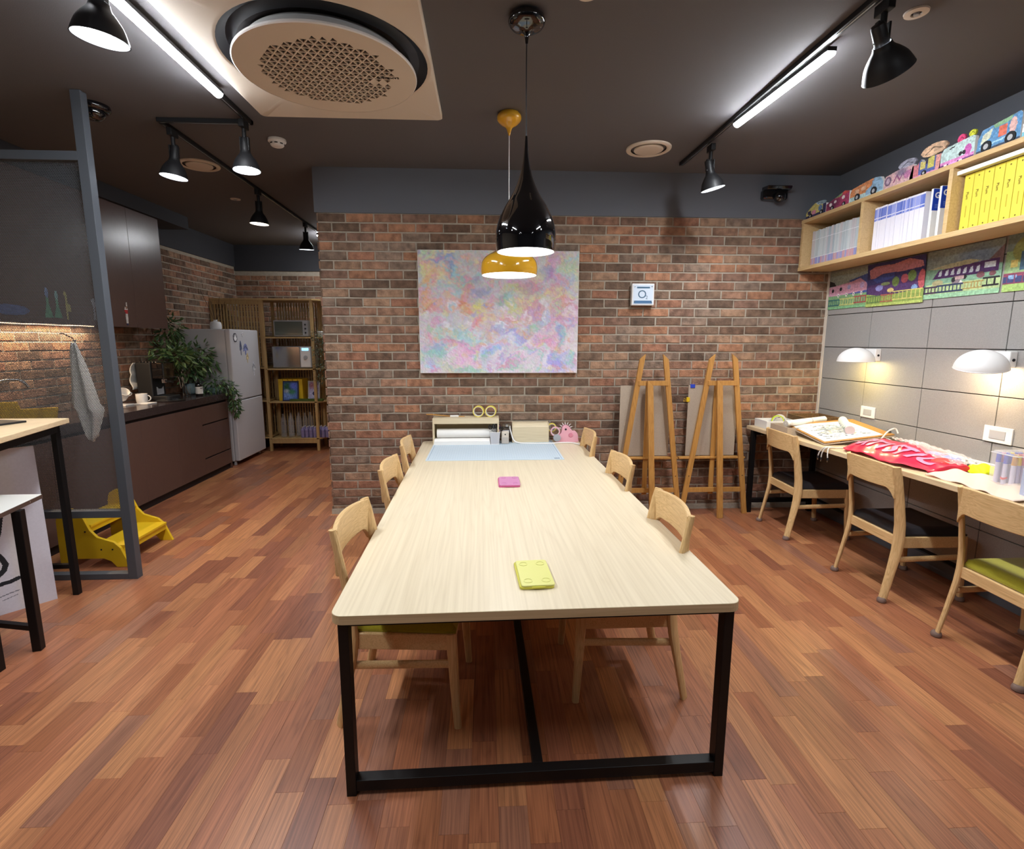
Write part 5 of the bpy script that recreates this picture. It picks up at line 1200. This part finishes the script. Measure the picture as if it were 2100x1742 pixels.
# ------------------------------------------------------------------ wall lamps, sockets
def wall_lamp(y, warm, label, pw, tilt, dy=.0):
    t = thing('wall_lamp', label, 'lamp', (XR, y, 1.56), 0, 'white dome reading lamps on the panelled wall')
    MB().box(XR-.066, XR-.015, y-.062, y+.062, 1.512, 1.614).build('wall_box', M['white'], t, bev=.006)
    MB().lathe([(.009, 0), (.009, .004)], n=12, M=align((XR-.04, y-.062, 1.56), (0, -1, 0)), cap1=True).build('knob', M['ink'], t)
    px, pz = XR-.185, 1.505
    MB().tube([(XR-.06, y, 1.567), (XR-.10, y, 1.572), (XR-.15, y, 1.59)], .010, 10).build('arm', M['grey'], t, smooth=True)
    A = align((px, y, pz), tilt)
    R_ = .138
    dome = [(R_*math.sin(a), .118*math.cos(a)) for a in [math.pi/2*i/14 for i in range(15)]]
    sh = MB().lathe(dome[::-1], n=48, M=A).build('lamp_shade', M['white'], t, smooth=True)
    MB().lathe([(r*.975, z*.965) for r, z in dome], n=48, M=A).build('shade_lining', M['white'], sh, smooth=True)
    MB().lathe([(R_*.976, 0), (R_, 0), (R_+.002, .003), (R_, .006)], n=48, M=A).build('rim', M['white'], sh, smooth=True)
    MB().lathe(arc([(0, .02), (.026, .028), (.032, .05), (.022, .08), (.018, .10)], 3), n=20, M=A).build('bulb', mat('warm_globe', (1, 1, 1), .5, emit=warm, es=10), t, smooth=True)
    p = A @ Vector((0, 0, .015))
    light('POINT', 'bulb_light', p, pw, warm, t, rad=.055)
wall_lamp(4.27, (1, .80, .36), 'white dome wall lamp nearest the brick wall', 9.5, (0, 0, 1))
wall_lamp(3.145, (1, .78, .50), 'white dome wall lamp near the right edge of the picture', 13, (-.12, -.16, 1))
def socket(y0, y1, z0, z1, label):
    t = thing('wall_socket', label, 'socket', (XR-.015, (y0+y1)/2, z0), 0, 'white wall sockets above the desk')
    MB().box(XR-.024, XR-.014, y0, y1, z0, z1).build('plate', M['white'], t, bev=.003, seg=3)
    c = (y0+y1)/2; w = (y1-y0)*.28; zc = (z0+z1)/2; h = (z1-z0)*.27
    MB().box(XR-.027, XR-.022, c-w, c+w, zc-h, zc+h).build('cover', M['grey'], t, bev=.002)
socket(4.20, 4.365, 1.025, 1.120, 'white wall socket below the lamp nearest the brick wall')
socket(3.035, 3.225, 1.028, 1.132, 'white wall socket near the right edge above the marker case')

# ------------------------------------------------------------------ things on the long table
T = TZ
t = thing('cutting_mat', 'pale blue cutting mat with a fine grid at the far end of the long table', 'mat', (.075, 4.48, T))
MB().box(-.485, .632, 4.075, 4.90, T, T+.004).build('mat_sheet', mat('mat_blue', S(196, 210, 220), .5), t)
gm = mat('mat_lines', S(150, 172, 190), .6)
mb = MB()
for i in range(53): x = -.455+i*.0202; mb.box(x-.0004, x+.0004, 4.10, 4.875, T+.0041, T+.0043)
for i in range(38): y = 4.10+i*.0205; mb.box(-.455, .60, y-.0004, y+.0004, T+.0041, T+.0043)
mb.build('grid_lines', gm, t)
mb = MB(); mb.box(-.470, -.464, 4.09, 4.885, T+.0041, T+.0045); mb.box(.612, .618, 4.09, 4.885, T+.0041, T+.0045); mb.build('border_lines', gm, t)
MB().box(.555, .60, 4.105, 4.125, T+.0042, T+.0046).build('corner_mark', mat('mark', S(90, 110, 130), .7), t)
def palette(x, y, w, d, rz, m, ml, label):
    t = thing('paint_palette', label, 'palette', (x, y, T), rz)
    MB().prism(rrect(-w/2-.006, w/2-.002, -d/2, d/2+.003, .014), 0, .010).build('tray', m, t, bev=.002, world=False)
    MB().prism(rrect(-w/2, w/2, -d/2, d/2, .014), .010, .017).build('lid', ml, t, bev=.003, seg=3, world=False)
    for sx in (-1, 1):
        for sy in (-1, 1):
            MB().lathe([(.018, .0165), (.018, .0185), (.0155, .0185), (.0155, .0168)], (sx*w*.27, sy*d*.33, 0), 24).build('round_ridge', ml, t, smooth=True, world=False)
    MB().box(-w*.2, w*.2, -d/2-.006, -d/2+.002, .006, .012).build('clasp', m, t, world=False)
palette(.192, 1.985, .132, .235, math.radians(3), mat('lime_a', S(206, 200, 76), .35), mat('lime_b', S(214, 212, 130), .3), 'lime yellow paint palette lying near the front of the long table')
palette(.155, 3.395, .137, .215, math.radians(0), mat('pink_a', S(204, 92, 146), .35), mat('pink_b', S(196, 132, 172), .3), 'pink paint palette lying in the middle of the long table')
t = thing('paper_tray', 'wooden open box holding paper rolls at the wall end of the long table', 'box', (-.18, 4.83, T))
for a in ((-.49, -.475, 4.73, 4.925, T, T+.245), (.105, .12, 4.73, 4.925, T, T+.245), (-.475, .105, 4.73, 4.925, T+.195, T+.245), (-.475, .105, 4.91, 4.925, T, T+.195), (-.475, .105, 4.76, 4.91, T, T+.012)):
    MB().box(*a).build('board', M['ashx'], t, bev=.0015)
o_ = MB().tube([(-.455, 4.80, T+.098), (.07, 4.80, T+.098)], .042, 28).build('paper_roll', M['paper'], smooth=True); tag(o_, 'thick white paper roll lying inside the wooden box', 'paper roll')
o_ = MB().add([(-.48, 4.70, T+.004), (.04, 4.70, T+.004), (.04, 4.90, T+.052), (-.48, 4.90, T+.052), (-.475, 4.70, T+.038), (.035, 4.70, T+.038), (.035, 4.725, T+.054), (-.475, 4.725, T+.054)], [(0, 1, 5, 4), (4, 5, 6, 7), (0, 4, 7, 3), (1, 2, 6, 5), (7, 6, 2, 3), (0, 3, 2, 1)]).build('paper_stack', M['paper']); tag(o_, 'stack of white paper in front of the roll in the wooden box', 'paper')
o_ = MB().tube(arc([(-.555, 4.84, T+.270), (-.50, 4.84, T+.268), (-.42, 4.845, T+.260), (-.34, 4.85, T+.252), (-.20, 4.85, T+.2475)], 3), [(.005, .012)]*4+[(.005, .022)]*4+[(.0045, .012)]*5, n=12, side=(0, 0, 1), sq=.8).build('wooden_spatula', M['easel'], smooth=True); tag(o_, 'wooden spatula lying on top of the wooden paper box', 'spatula')
o_ = MB().box(-.335, -.255, 4.835, 4.865, T+.247, T+.259).build('price_sticker', M['paper']); tag(o_, 'small white label lying over the wooden spatula', 'label')
def tape(x, y, z, axis, R, r, w, m, mi, label, grp=None, name='tape_roll'):
    t = thing(name, label, 'tape', (x, y, z), 0, grp)
    A = align((x, y, z), axis)
    MB().lathe([(R, -w/2), (R, w/2), (r, w/2), (r, -w/2), (R, -w/2)], n=40, M=A).build('tape_body', m, t, smooth=True)
    MB().lathe([(r*.999, -w/2), (r*.999, w/2), (r*.93, w/2), (r*.93, -w/2), (r*.999, -w/2)], n=40, M=A).build('core', mi, t, smooth=True)
ty = mat('tape_yellow', S(222, 206, 90), .5)
for x, lab in ((-.068, 'pale yellow tape ring standing on the wooden box, left of two'), (.046, 'pale yellow tape ring standing on the wooden box, right of two')):
    tape(x, 4.84, T+.245+.052, (.12, 1, .0), .052, .044, .05, ty, M['cotton'], lab, 'tape rings on the wooden box')
t = thing('pen_cup', 'white square wire mesh cup full of scissors on the cutting mat', 'cup', (.082, 4.745, T+.004))
mb = MB(); w0, w1, z0, z1 = .038, .047, T+.004, T+.118
vs = []
for wv, z in ((w0, z0), (w1, z1)): vs += [(.082-wv, 4.745-wv, z), (.082+wv, 4.745-wv, z), (.082+wv, 4.745+wv, z), (.082-wv, 4.745+wv, z)]
mm = mat('wire_mesh', S(214, 212, 216), .4, alpha=.78)
mb.add(vs, [(0, 1, 5, 4), (1, 2, 6, 5), (2, 3, 7, 6), (3, 0, 4, 7), (3, 2, 1, 0)]); mb.build('mesh_wall', mm, t)
for k, (z, wv) in enumerate(((z1, w1+.001), (z0+.003, w0+.001))):
    q = [(.082-wv, 4.745-wv, z), (.082+wv, 4.745-wv, z), (.082+wv, 4.745+wv, z), (.082-wv, 4.745+wv, z), (.082-wv, 4.745-wv, z)]
    MB().tube(q, .003, 6).build('rim', M['white'], t)
def ring(mb, c, rx, rz_, r, ax=(1, 0, 0), up=(0, 0, 1), n=16):
    ax = Vector(ax); up = Vector(up); P = [Vector(c)+ax*rx*math.cos(2*math.pi*i/n)+up*rz_*math.sin(2*math.pi*i/n) for i in range(n+1)]
    mb.tube(P, r, 6, caps=False)
for k, (x, y, z, tl, lab) in enumerate(((.055, 4.735, T+.165, .25, 'black handled scissors at the left of the mesh cup'), (.105, 4.75, T+.165, -.15, 'black handled scissors in the middle of the mesh cup'), (.128, 4.735, T+.150, -.35, 'black handled scissors at the right of the mesh cup'))):
    t = thing('scissors', lab, 'scissors', (x, y, z), 0, 'scissors in the mesh cup')
    a = Vector((tl*-1, 0, 1)).normalized(); s_ = Vector((a.z, 0, -a.x))
    for q in (-1, 1):
        mb = MB(); ring(mb, Vector((x, y, z))+s_*q*.017, .0125, .019, .0042, s_, a); mb.build('finger_loop', M['blackmat'], t, smooth=True)
        MB().tube([Vector((x, y, z))+s_*q*.010-a*.018, Vector((x, y, z))-a*.05, Vector((x, y, z))-s_*q*.006-a*.13], [(.004, .002)]*3, 6).build('blade', M['steel'], t)
t = thing('ruler', 'white plastic ruler standing in the mesh cup', 'ruler', (.07, 4.76, T+.01)); MB().box(.068, .090, 4.772, 4.775, T+.012, T+.24).build('blade', M['white'], t)
t = thing('pink_marker', 'pink marker standing in the mesh cup', 'marker', (.12, 4.77, T+.01)); MB().tube([(.112, 4.77, T+.01), (.125, 4.775, T+.155)], .007, 12).build('barrel', mat('pinkpen', S(230, 170, 190), .4), t, smooth=True); MB().tube([(.1255, 4.775, T+.155), (.127, 4.776, T+.172)], .0055, 12).build('cap', mat('pinkcap', S(220, 110, 160), .4), t)
t = thing('pencil_sharpener', 'upright pale electric sharpener with a round hole beside the mesh cup', 'sharpener', (.178, 4.77, T+.004))
MB().box(.143, .212, 4.735, 4.80, T+.004, T+.122).build('body', M['cream'], t, bev=.010, seg=3)
MB().box(.1445, .2105, 4.7335, 4.737, T+.008, T+.066).build('lower_panel', mat('greige', S(190, 180, 170), .5), t)
MB().box(.150, .216, 4.745, 4.802, T+.10, T+.124).build('top_cap', M['grey'], t, bev=.004)
MB().lathe([(.0065, 0), (0, .001)], n=14, M=align((.178, 4.7345, T+.092), (0, -1, 0))).build('pencil_hole', M['ink'], t)
t = thing('glass_jar', 'clear glass jar behind the sharpener', 'jar', (.19, 4.86, T))
MB().lathe(arc([(0, .004), (.042, .002), (.046, .02), (.046, .13), (.036, .15), (.036, .17)], 3), (.195, 4.86, T), 28).build('jar_body', M['glass'], t, smooth=True)
MB().lathe([(.038, .15), (.038, .172), (0, .174)], (.195, 4.86, T), 28).build('lid', M['steel'], t, smooth=True)
t = thing('wooden_box', 'closed pale wooden box with a rounded lid on the wall end of the table', 'box', (.42, 4.85, T))
pf = [(4.80, T), (4.93, T), (4.93, T+.185), (4.86, T+.187), (4.825, T+.180), (4.805, T+.165), (4.798, T+.15)]
MB().prism(pf, .25, .588, axis=0).build('body', M['ashx'], t, bev=.004, seg=3)
MB().box(.246, .252, 4.797, 4.932, T, T+.19).build('side_panel', M['ashx'], t, bev=.001); MB().box(.586, .592, 4.797, 4.932, T, T+.19).build('side_panel', M['ashx'], t, bev=.001)
# pink animal tape dispenser
pk = mat('pink_plastic', S(226, 168, 184), .4)
t = thing('tape_dispenser', 'pink animal shaped tape dispenser beside the wooden box', 'tape dispenser', (.74, 4.83, T))
sil = arc([(.66, 0), (.86, 0), (.872, .03), (.868, .075), (.845, .105), (.82, .105), (.80, .13), (.775, .158), (.745, .162), (.722, .145), (.715, .11), (.70, .08), (.665, .06), (.66, 0)], 3)
MB().prism([(x, T+z) for x, z in sil[:-1]][::-1], 4.80, 4.86, axis=1).build('body', pk, t, bev=.006, seg=3)
for i in range(7):
    a = math.radians(20+25*i); c = Vector((.755, 4.83, T+.125)); d = Vector((math.cos(a), 0, math.sin(a)))
    MB().tube([c+d*.045, c+d*.07], [.005, .0015], 6).build('spike', M['white'], t)
MB().lathe([(.010, 0), (0, .003)], n=14, M=align((.752, 4.80, T+.125), (0, -1, 0))).build('eye', M['ink'], t)
MB().lathe([(.022, 0), (.020, .004), (0, .005)], n=20, M=align((.80, 4.80, T+.07), (0, -1, 0))).build('belly', mat('pink2', S(206, 130, 150), .5), t)
tape(.655, 4.815, T+.105, (.15, 1, 0), .045, .036, .022, pk, M['white'], 'pink tape ring leaning on the wooden box')
tape(.628, 4.86, T+.135, (.1, 1, 0), .042, .033, .022, ty, M['white'], 'pale yellow tape ring behind the pink ring')
o_ = MB().lathe([(.034, 0), (.034, .03), (0, .032)], n=30, M=align((.668, 4.805, T+.045), (0, -1, .1)), cap0=True).build('grey_disc', mat('disc_grey', S(160, 164, 172), .4), smooth=True); tag(o_, 'round grey disc leaning on the pink tape ring', 'disc')
o_ = MB().tube(arc([(.225, 4.845, T+.155), (.232, 4.80, T+.11), (.262, 4.755, T+.03), (.33, 4.735, T+.009), (.45, 4.72, T+.0075), (.58, 4.715, T+.0075), (.70, 4.745, T+.0075), (.80, 4.74, T+.0075), (.866, 4.66, T+.0075)], 6), .0068, 10).build('white_cable', M['white'], smooth=True); tag(o_, 'thick white cable curving across the end of the long table', 'cable')

# ------------------------------------------------------------------ things on the wall desk
D = DZ
t = thing('white_tray', 'white plastic tray at the far end of the wall desk', 'tray', (2.79, 4.80, D))
for a in ((2.64, 2.95, 4.70, 4.708, D, D+.075), (2.64, 2.95, 4.915, 4.923, D, D+.075), (2.64, 2.648, 4.708, 4.915, D, D+.075), (2.942, 2.95, 4.708, 4.915, D, D+.075), (2.648, 2.942, 4.708, 4.915, D, D+.006)):
    MB().box(*a).build('tray_wall', M['white'], t, bev=.002)
lg = mat('lime_tape', S(196, 216, 60), .4)
tape(2.80, 4.80, D+.062, (.25, 1, 0), .056, .046, .02, lg, M['white'], 'lime green tape ring standing in the white tray')
tape(2.845, 4.84, D+.062, (.35, 1, .1), .056, .046, .05, M['cotton'], M['paper'], 'beige tape ring standing behind the lime one in the tray')
t = thing('wicker_basket', 'dark woven basket in the far corner of the wall desk', 'basket', (3.12, 4.75, D))
bx0, bx1, by0, by1, bh = 2.965, 3.275, 4.60, 4.90, .12
mb = MB()
for a in ((bx0, bx1, by0, by0+.012, D, D+bh), (bx0, bx1, by1-.012, by1, D, D+bh), (bx0, bx0+.012, by0, by1, D, D+bh), (bx1-.012, bx1, by0, by1, D, D+bh), (bx0, bx1, by0, by1, D, D+.01)): mb.box(*a)
mb.build('wall', M['wicker'], t)
for k in range(9):
    z = D+.008+k*.0135; e = .004
    q = [(bx0-e, by0-e, z), (bx1+e, by0-e, z), (bx1+e, by1+e, z), (bx0-e, by1+e, z), (bx0-e, by0-e, z)]
    MB().tube(q, .0062, 6).build('woven_strand', M['wicker'], t)
t = thing('cardboard_box', 'low open cardboard box under the paper roll on the wall desk', 'box', (2.82, 4.50, D))
for a in ((2.64, 3.0, 4.36, 4.366, D, D+.07), (2.64, 3.0, 4.63, 4.636, D, D+.07), (2.64, 2.646, 4.366, 4.63, D, D+.07), (2.994, 3.0, 4.366, 4.63, D, D+.07), (2.646, 2.994, 4.366, 4.63, D, D+.004)): MB().box(*a).build('wall', M['board'], t)
t = thing('paper_roll', 'long white paper roll resting on the cardboard box', 'paper roll', (2.88, 4.50, D+.095))
A0, A1 = Vector((2.655, 4.42, D+.098)), Vector((3.10, 4.56, D+.115))
MB().tube([A0, A1], .027, 24).build('sheet_roll', M['paper'], t, smooth=True)
for f in (.08, .62): MB().tube([A0.lerp(A1, f), A0.lerp(A1, f+.02)], .0276, 24).build('band', M['clearp'] if f < .1 else M['grey'], t, smooth=True)
mb = MB().lathe([(.0272, 0), (.02, .001), (.012, .0015), (.004, .002)], n=20, M=align(A0, A0-A1)); mb.build('spiral_end', mat('roll_end', S(196, 190, 180), .8), t)
# portfolio boards
def slab(name, P, th, m, parent, **k):
    P = [Vector(p) for p in P]; n = (P[1]-P[0]).cross(P[3]-P[0]).normalized()
    if n.z < 0: n = -n
    return MB().add([tuple(p) for p in P]+[tuple(p+n*th) for p in P], [(3, 2, 1, 0), (4, 5, 6, 7)]+[(i, (i+1) % 4, 4+(i+1) % 4, 4+i) for i in range(4)]).build(name, m, parent, **k)
t = thing('drawing_boards', 'stack of wooden drawing boards with a printed sheet, propped on the desk', 'drawing board', (3.0, 4.1, D))
def sheet_on(name, Q, u0, u1, v0, v1, h, th, m, parent, n=6):
    """rectangle of the surface spanned by the four corners Q, lifted by h, thickness th"""
    Q = [Vector(q) for q in Q]
    P = lambda u, v: Q[0]*(1-u)*(1-v)+Q[1]*u*(1-v)+Q[2]*u*v+Q[3]*(1-u)*v
    mb = MB(); mb.grid(n, n, lambda u, v: tuple(P(u0+(u1-u0)*u, v0+(v1-v0)*v)+Vector((0, 0, h))))
    o_ = mb.build(name, m, parent); md = o_.modifiers.new('s', 'SOLIDIFY'); md.thickness = th; md.offset = -1; return P
QB = [(2.69, 3.93, D+.010), (3.262, 3.925, D+.075), (3.262, 4.42, D+.125), (2.73, 4.55, D+.065)]
sheet_on('board', QB, -.01, 1.0, -.02, .98, .000, .006, M['board'], t)
sheet_on('board', QB, .0, 1.0, .0, 1.0, .010, .006, M['easel'], t)
PB = sheet_on('paper_sheet', QB, .03, .86, .04, .90, .0125, .0015, M['paper'], t)
ink2 = mat('print_grey', S(130, 136, 140), .8)
rr_ = random.Random(4); mb = MB()
for i in range(80):
    u, v = rr_.uniform(.05, .92), rr_.uniform(.05, .92)
    du, dv = rr_.uniform(.02, .06), rr_.uniform(.012, .03); u, v = .06+.74*u, .07+.77*v
    mb.add([tuple(PB(a_, b__)+Vector((0, 0, .0135))) for a_, b__ in ((u, v), (u+du, v), (u+du, v+dv), (u, v+dv))], [(0, 1, 2, 3)])
mb.build('printed_marks', ink2, t, kind='stuff')
MB().add([(3.225, 3.95, D+.094), (3.255, 3.95, D+.097), (3.24, 3.975, D+.115)], [(0, 1, 2)]).build('corner_clip', M['ink'], t, solid=.004)
t = thing('cloth_roll', 'white roll tied with string and a round cap end lying on the printed sheet', 'roll', (3.0, 4.25, D+.12))
A0, A1 = Vector((2.985, 4.06, D+.098)), Vector((3.13, 4.36, D+.135))
MB().tube([A0, A1], [.030, .034], 24).build('cloth_tube', mat('pale_cloth', S(214, 220, 214), .8), t, smooth=True)
MB().tube([A0-(A1-A0)*.03, A0+(A1-A0)*.04], .036, 24).build('cap_end', mat('cap_pink', S(206, 190, 190), .6), t, smooth=True)
rr_ = random.Random(6)
for i in range(5):
    P = [Vector((2.80+.05*k+rr_.uniform(-.02, .02), 4.15+rr_.uniform(-.07, .09), D+.062+rr_.uniform(.005, .045)+k*.006)) for k in range(5)]
    MB().tube(arc([tuple(p) for p in P], 5), .004, 6).build('string', mat('string', S(200, 208, 200), .8), t, smooth=True)
o_ = MB().tube(arc([(2.86, 3.90, D+.006), (2.82, 3.93, D+.03), (2.90, 3.88, D+.04), (2.84, 3.85, D+.02), (2.95, 3.86, D+.03), (2.98, 3.90, D+.008)], 6), .0018, 6).build('wire_tie', M['ink'], smooth=True); tag(o_, 'thin dark wire tie at the front of the drawing boards', 'wire')
t = thing('charging_cable', 'white three way charging cable hanging over the edge of the wall desk', 'cable', (2.66, 3.80, D))
MB().tube(arc([(3.05, 3.92, D+.02), (2.85, 3.82, D+.006), (2.70, 3.79, D+.006)], 6), .005, 8).build('cord', M['cotton'], t, smooth=True)
for k, (dy, zz) in enumerate(((.06, .77), (.03, .765), (-.03, .775))):
    MB().tube(arc([(2.70, 3.79, D+.006), (2.628, 3.79+dy*.4, D+.010), (2.608, 3.79+dy, D-.03), (2.606, 3.79+dy*1.25, zz+.02)], 6), .0042, 8).build('cord', M['cotton'], t, smooth=True)
    MB().tube([(2.606, 3.79+dy*1.25, zz+.02), (2.606, 3.79+dy*1.27, zz)], [(.006, .006), (.0075, .005)], 8).build('plug', M['ink'], t)
    MB().tube([(2.606, 3.79+dy*1.27, zz), (2.606, 3.79+dy*1.28, zz-.014)], [(.006, .004)]*2, 8).build('connector', M['steel'], t)
o_ = MB().tube(arc([(3.10, 3.86, D+.06), (3.17, 3.88, D+.12), (3.24, 3.90, D+.135), (3.25, 3.88, D+.10)], 6), .006, 8).build('bag_handle', M['cotton'], smooth=True); tag(o_, 'cream cord loop rising above the red bag', 'cord')
# red bag with lettering, clear plastic bag over its far half
def bagpt(u, v):
    """u along the desk (0 far .. 1 near), v from the desk edge (0) to the wall (1)"""
    y = 3.86-.82*u-.02*v; xa = 2.70-.02*math.sin(u*3.1)+.10*max(0, u-.75)*3; xb = 3.24-.06*u
    if u < .18: xa += (.18-u)*.9; 
    x = xa+(xb-xa)*v
    h = .012+.075*math.sin(math.pi*min(1, max(0, v*.9+.06)))*math.sin(math.pi*min(1, max(0, u*.92+.06)))**.6+.035*v*(1-u*.6)
    h += .005*math.sin(u*17+v*9)+.003*math.sin(v*21-u*11)+.002*math.sin(u*47+v*31)
    return (x, y, D+max(.004, h*(1 if 0 < u < 1 else .3)))
red = mat('red_bag', S(214, 38, 74), .35, coat=.3, var=.08, vs=30)
mb = MB(); mb.grid(60, 36, lambda u, v: bagpt(u, v*.66)); t = mb.build('red_bag', red, smooth=True, solid=.003); tag(t, 'shiny red bag with pink lettering lying on the wall desk', 'bag')
# letters draped on the bag
lm = mat('bag_letters', S(236, 140, 176), .4)
txt = 'ARTISTIC'
dgm = []
for i, chx in enumerate(txt):
    cu = bpy.data.curves.new('l', 'FONT'); cu.body = chx; cu.size = .150; cu.align_x = 'CENTER'; cu.align_y = 'CENTER'; cu.offset = .007; cu.resolution_u = 4
    ob = bpy.data.objects.new('l', cu); COL.objects.link(ob)
    me = bpy.data.meshes.new_from_object(ob.evaluated_get(bpy.context.evaluated_depsgraph_get())); bpy.data.objects.remove(ob)
    import bmesh
    bm = bmesh.new(); bm.from_mesh(me); bmesh.ops.triangulate(bm, faces=bm.faces[:]); bmesh.ops.subdivide_edges(bm, edges=bm.edges[:], cuts=3, use_grid_fill=True)
    uc, vc = .13+i*.106, .42
    for vtx in bm.verts:
        a, b_2 = vtx.co.x, vtx.co.y
        p = bagpt(min(.97, uc+a*1.02/.82+b_2*.1), (vc+b_2*3.4)*.66)
        vtx.co = (p[0], p[1], p[2]+.0085)
    bm.to_mesh(me); bm.free(); me.materials.clear(); me.materials.append(lm)
    for pz_ in me.polygons: pz_.use_smooth = True
    lo = bpy.data.objects.new('letter', me); COL.objects.link(lo); lo.parent = t
mb = MB(); mb.grid(2, 2, lambda u, v: tuple(Vector(bagpt(.10+.13*u, (.80+.16*v)*.66))+Vector((0, 0, .006)))); mb.build('white_tag', M['paper'], t)
mb = MB(); mb.grid(130, 70, lambda u, v: (lambda p: (p[0]+.01, p[1], p[2]+.016+.007*math.sin(u*34+v*17)*math.sin(v*23+u*9)+.003*math.sin(u*83-v*41)))(bagpt(.16+.83*u, (.66-.34*u)+(.34+.34*u)*v)))
t = mb.build('clear_bag', M['clearp'], smooth=True); tag(t, 'crinkled clear plastic bag over the wall side of the red bag', 'plastic bag')
rr_ = random.Random(9)
for k, (u, v, c, lab) in enumerate(((.62, .80, S(220, 110, 90), 'orange bundle inside the clear plastic bag'), (.50, .62, S(206, 150, 150), 'dusty pink bundle inside the clear plastic bag'), (.72, .60, S(130, 130, 200), 'lilac bundle inside the clear plastic bag'), (.84, .62, S(90, 120, 200), 'blue bundle inside the clear plastic bag'), (.36, .80, S(226, 170, 160), 'pale peach bundle at the far end of the clear plastic bag'), (.88, .48, S(226, 60, 60), 'red bundle at the near end of the clear plastic bag'))):
    c0 = Vector(bagpt(u, v)); mb = MB()
    mb.grid(20, 12, lambda a, b: (c0.x+(.075+.012*math.sin(a*19+k))*math.cos(a*2*math.pi)*math.sin(b*math.pi), c0.y+(.065+.01*math.sin(a*13))*math.sin(a*2*math.pi)*math.sin(b*math.pi), D+.010+(c0.z-D)*.5*(1-math.cos(b*math.pi))))
    tag(mb.build('fabric_bundle', mat('bundle', c, .6, var=.15, vs=40), smooth=True), lab, 'fabric', 'bundles in the clear bag')
t = thing('power_strip', 'long white socket strip along the wall behind the plastic bag', 'power strip', (3.28, 3.25, D))
MB().box(3.262, 3.292, 2.95, 3.46, D, D+.032).build('strip_body', M['white'], t, bev=.004)
for i in range(6): MB().box(3.2610, 3.263, 3.0+i*.07, 3.015+i*.07, D+.012, D+.022).build('slot', M['ink'], t)
mb = MB(); mb.grid(14, 10, lambda u, v: (3.05+.20*u, 2.97+.40*v, D+.003+.004*math.sin(u*9+v*7)**2)); tag(mb.build('black_sheet', M['blackmat'], solid=.002, smooth=True), 'black plastic sheet lying between the clear bag and the marker case', 'sheet')
# lime glove like cloth, calico bag, marker case, pale box
mb = MB(); mb.grid(22, 14, lambda u, v: (3.02+.19*u, 3.07-.15*v+.03*math.sin(u*5), D+.008+.05*math.sin(math.pi*u)**.7*math.sin(math.pi*v)**.7+.006*math.sin(u*20+v*9))); tag(mb.build('lime_cloth', mat('lime_cloth', S(206, 224, 20), .7), smooth=True, solid=.003), 'bright lime cloth bunched beside the marker case', 'cloth')
mb = MB(); mb.grid(40, 26, lambda u, v: (2.70+.33*v+.03*math.sin(u*4), 2.98-.56*u, D+.006+.030*math.sin(math.pi*v)*(.5+.5*math.sin(u*7+v*3))+.006*math.sin(u*21+v*13)+.02*(v > .1)*math.sin(math.pi*min(1, u*1.2))*v)); t = mb.build('cotton_bag', mat('calico', S(226, 204, 186), .85), smooth=True, solid=.004); tag(t, 'crumpled cream cotton bag on the desk behind the nearest chair', 'bag')
MB().lathe([(.016, 0), (.013, .008), (0, .010)], n=18, M=align((2.935, 2.72, D+.050), (-.5, 0, 1))).build('red_button', mat('redbutton', S(206, 60, 56), .5), t, smooth=True)
t = thing('marker_case', 'clear plastic case packed with colouring markers on the wall desk', 'case', (3.05, 2.72, D))
MB().box(2.905, 3.235, 2.63, 2.79, D+.008, D+.205).build('clear_box', mat('case_plastic', (1, 1, 1), .1, alpha=.25), t, bev=.02, seg=4)
MB().tube([(2.908, 2.632, D+.190), (3.232, 2.632, D+.190), (3.232, 2.788, D+.190), (2.908, 2.788, D+.190), (2.908, 2.632, D+.190)], .003, 6).build('lid_rim', M['white'], t, smooth=True)
MB().box(2.905, 3.235, 2.63, 2.79, D+.004, D+.010).build('floor_plate', M['white'], t)
rr_ = random.Random(12); kk = 0
for j in range(3):
    for i in range(11):
        x = 2.935+i*.0262; y = 2.765-j*.045; c = rr_.choice([S(196, 190, 214), S(204, 200, 220), S(180, 176, 206)]); cc = rr_.choice([S(206, 150, 50), S(200, 60, 60), S(90, 100, 200), S(226, 200, 60), S(220, 150, 170), S(80, 90, 110)])
        kk += 1
        m_ = thing('marker', 'capped marker standing upright inside the clear case', 'marker', (x, y, D+.01), 0, 'markers in the clear case')
        MB().tube([(x, y, D+.011), (x, y, D+.135)], .0115, 10, col=c).build('barrel', M['attrgloss'], m_, smooth=True)
        MB().tube([(x, y, D+.135), (x, y, D+.188)], [.0122, .0108], 10, col=cc).build('cap', M['attrgloss'], m_, smooth=True)
o_ = MB().box(2.785, 3.02, 2.32, 2.49, D+.001, D+.165).build('pale_blue_box', mat('pale_blue_card', S(190, 198, 222), .7), bev=.002); tag(o_, 'pale blue cardboard box at the right edge of the picture', 'box')
o_ = MB().box(2.86, 2.95, 2.36, 2.47, D+.166, D+.225).build('red_box', mat('red_card', S(206, 50, 40), .5), bev=.004); tag(o_, 'small red box on top of the pale blue box', 'box')
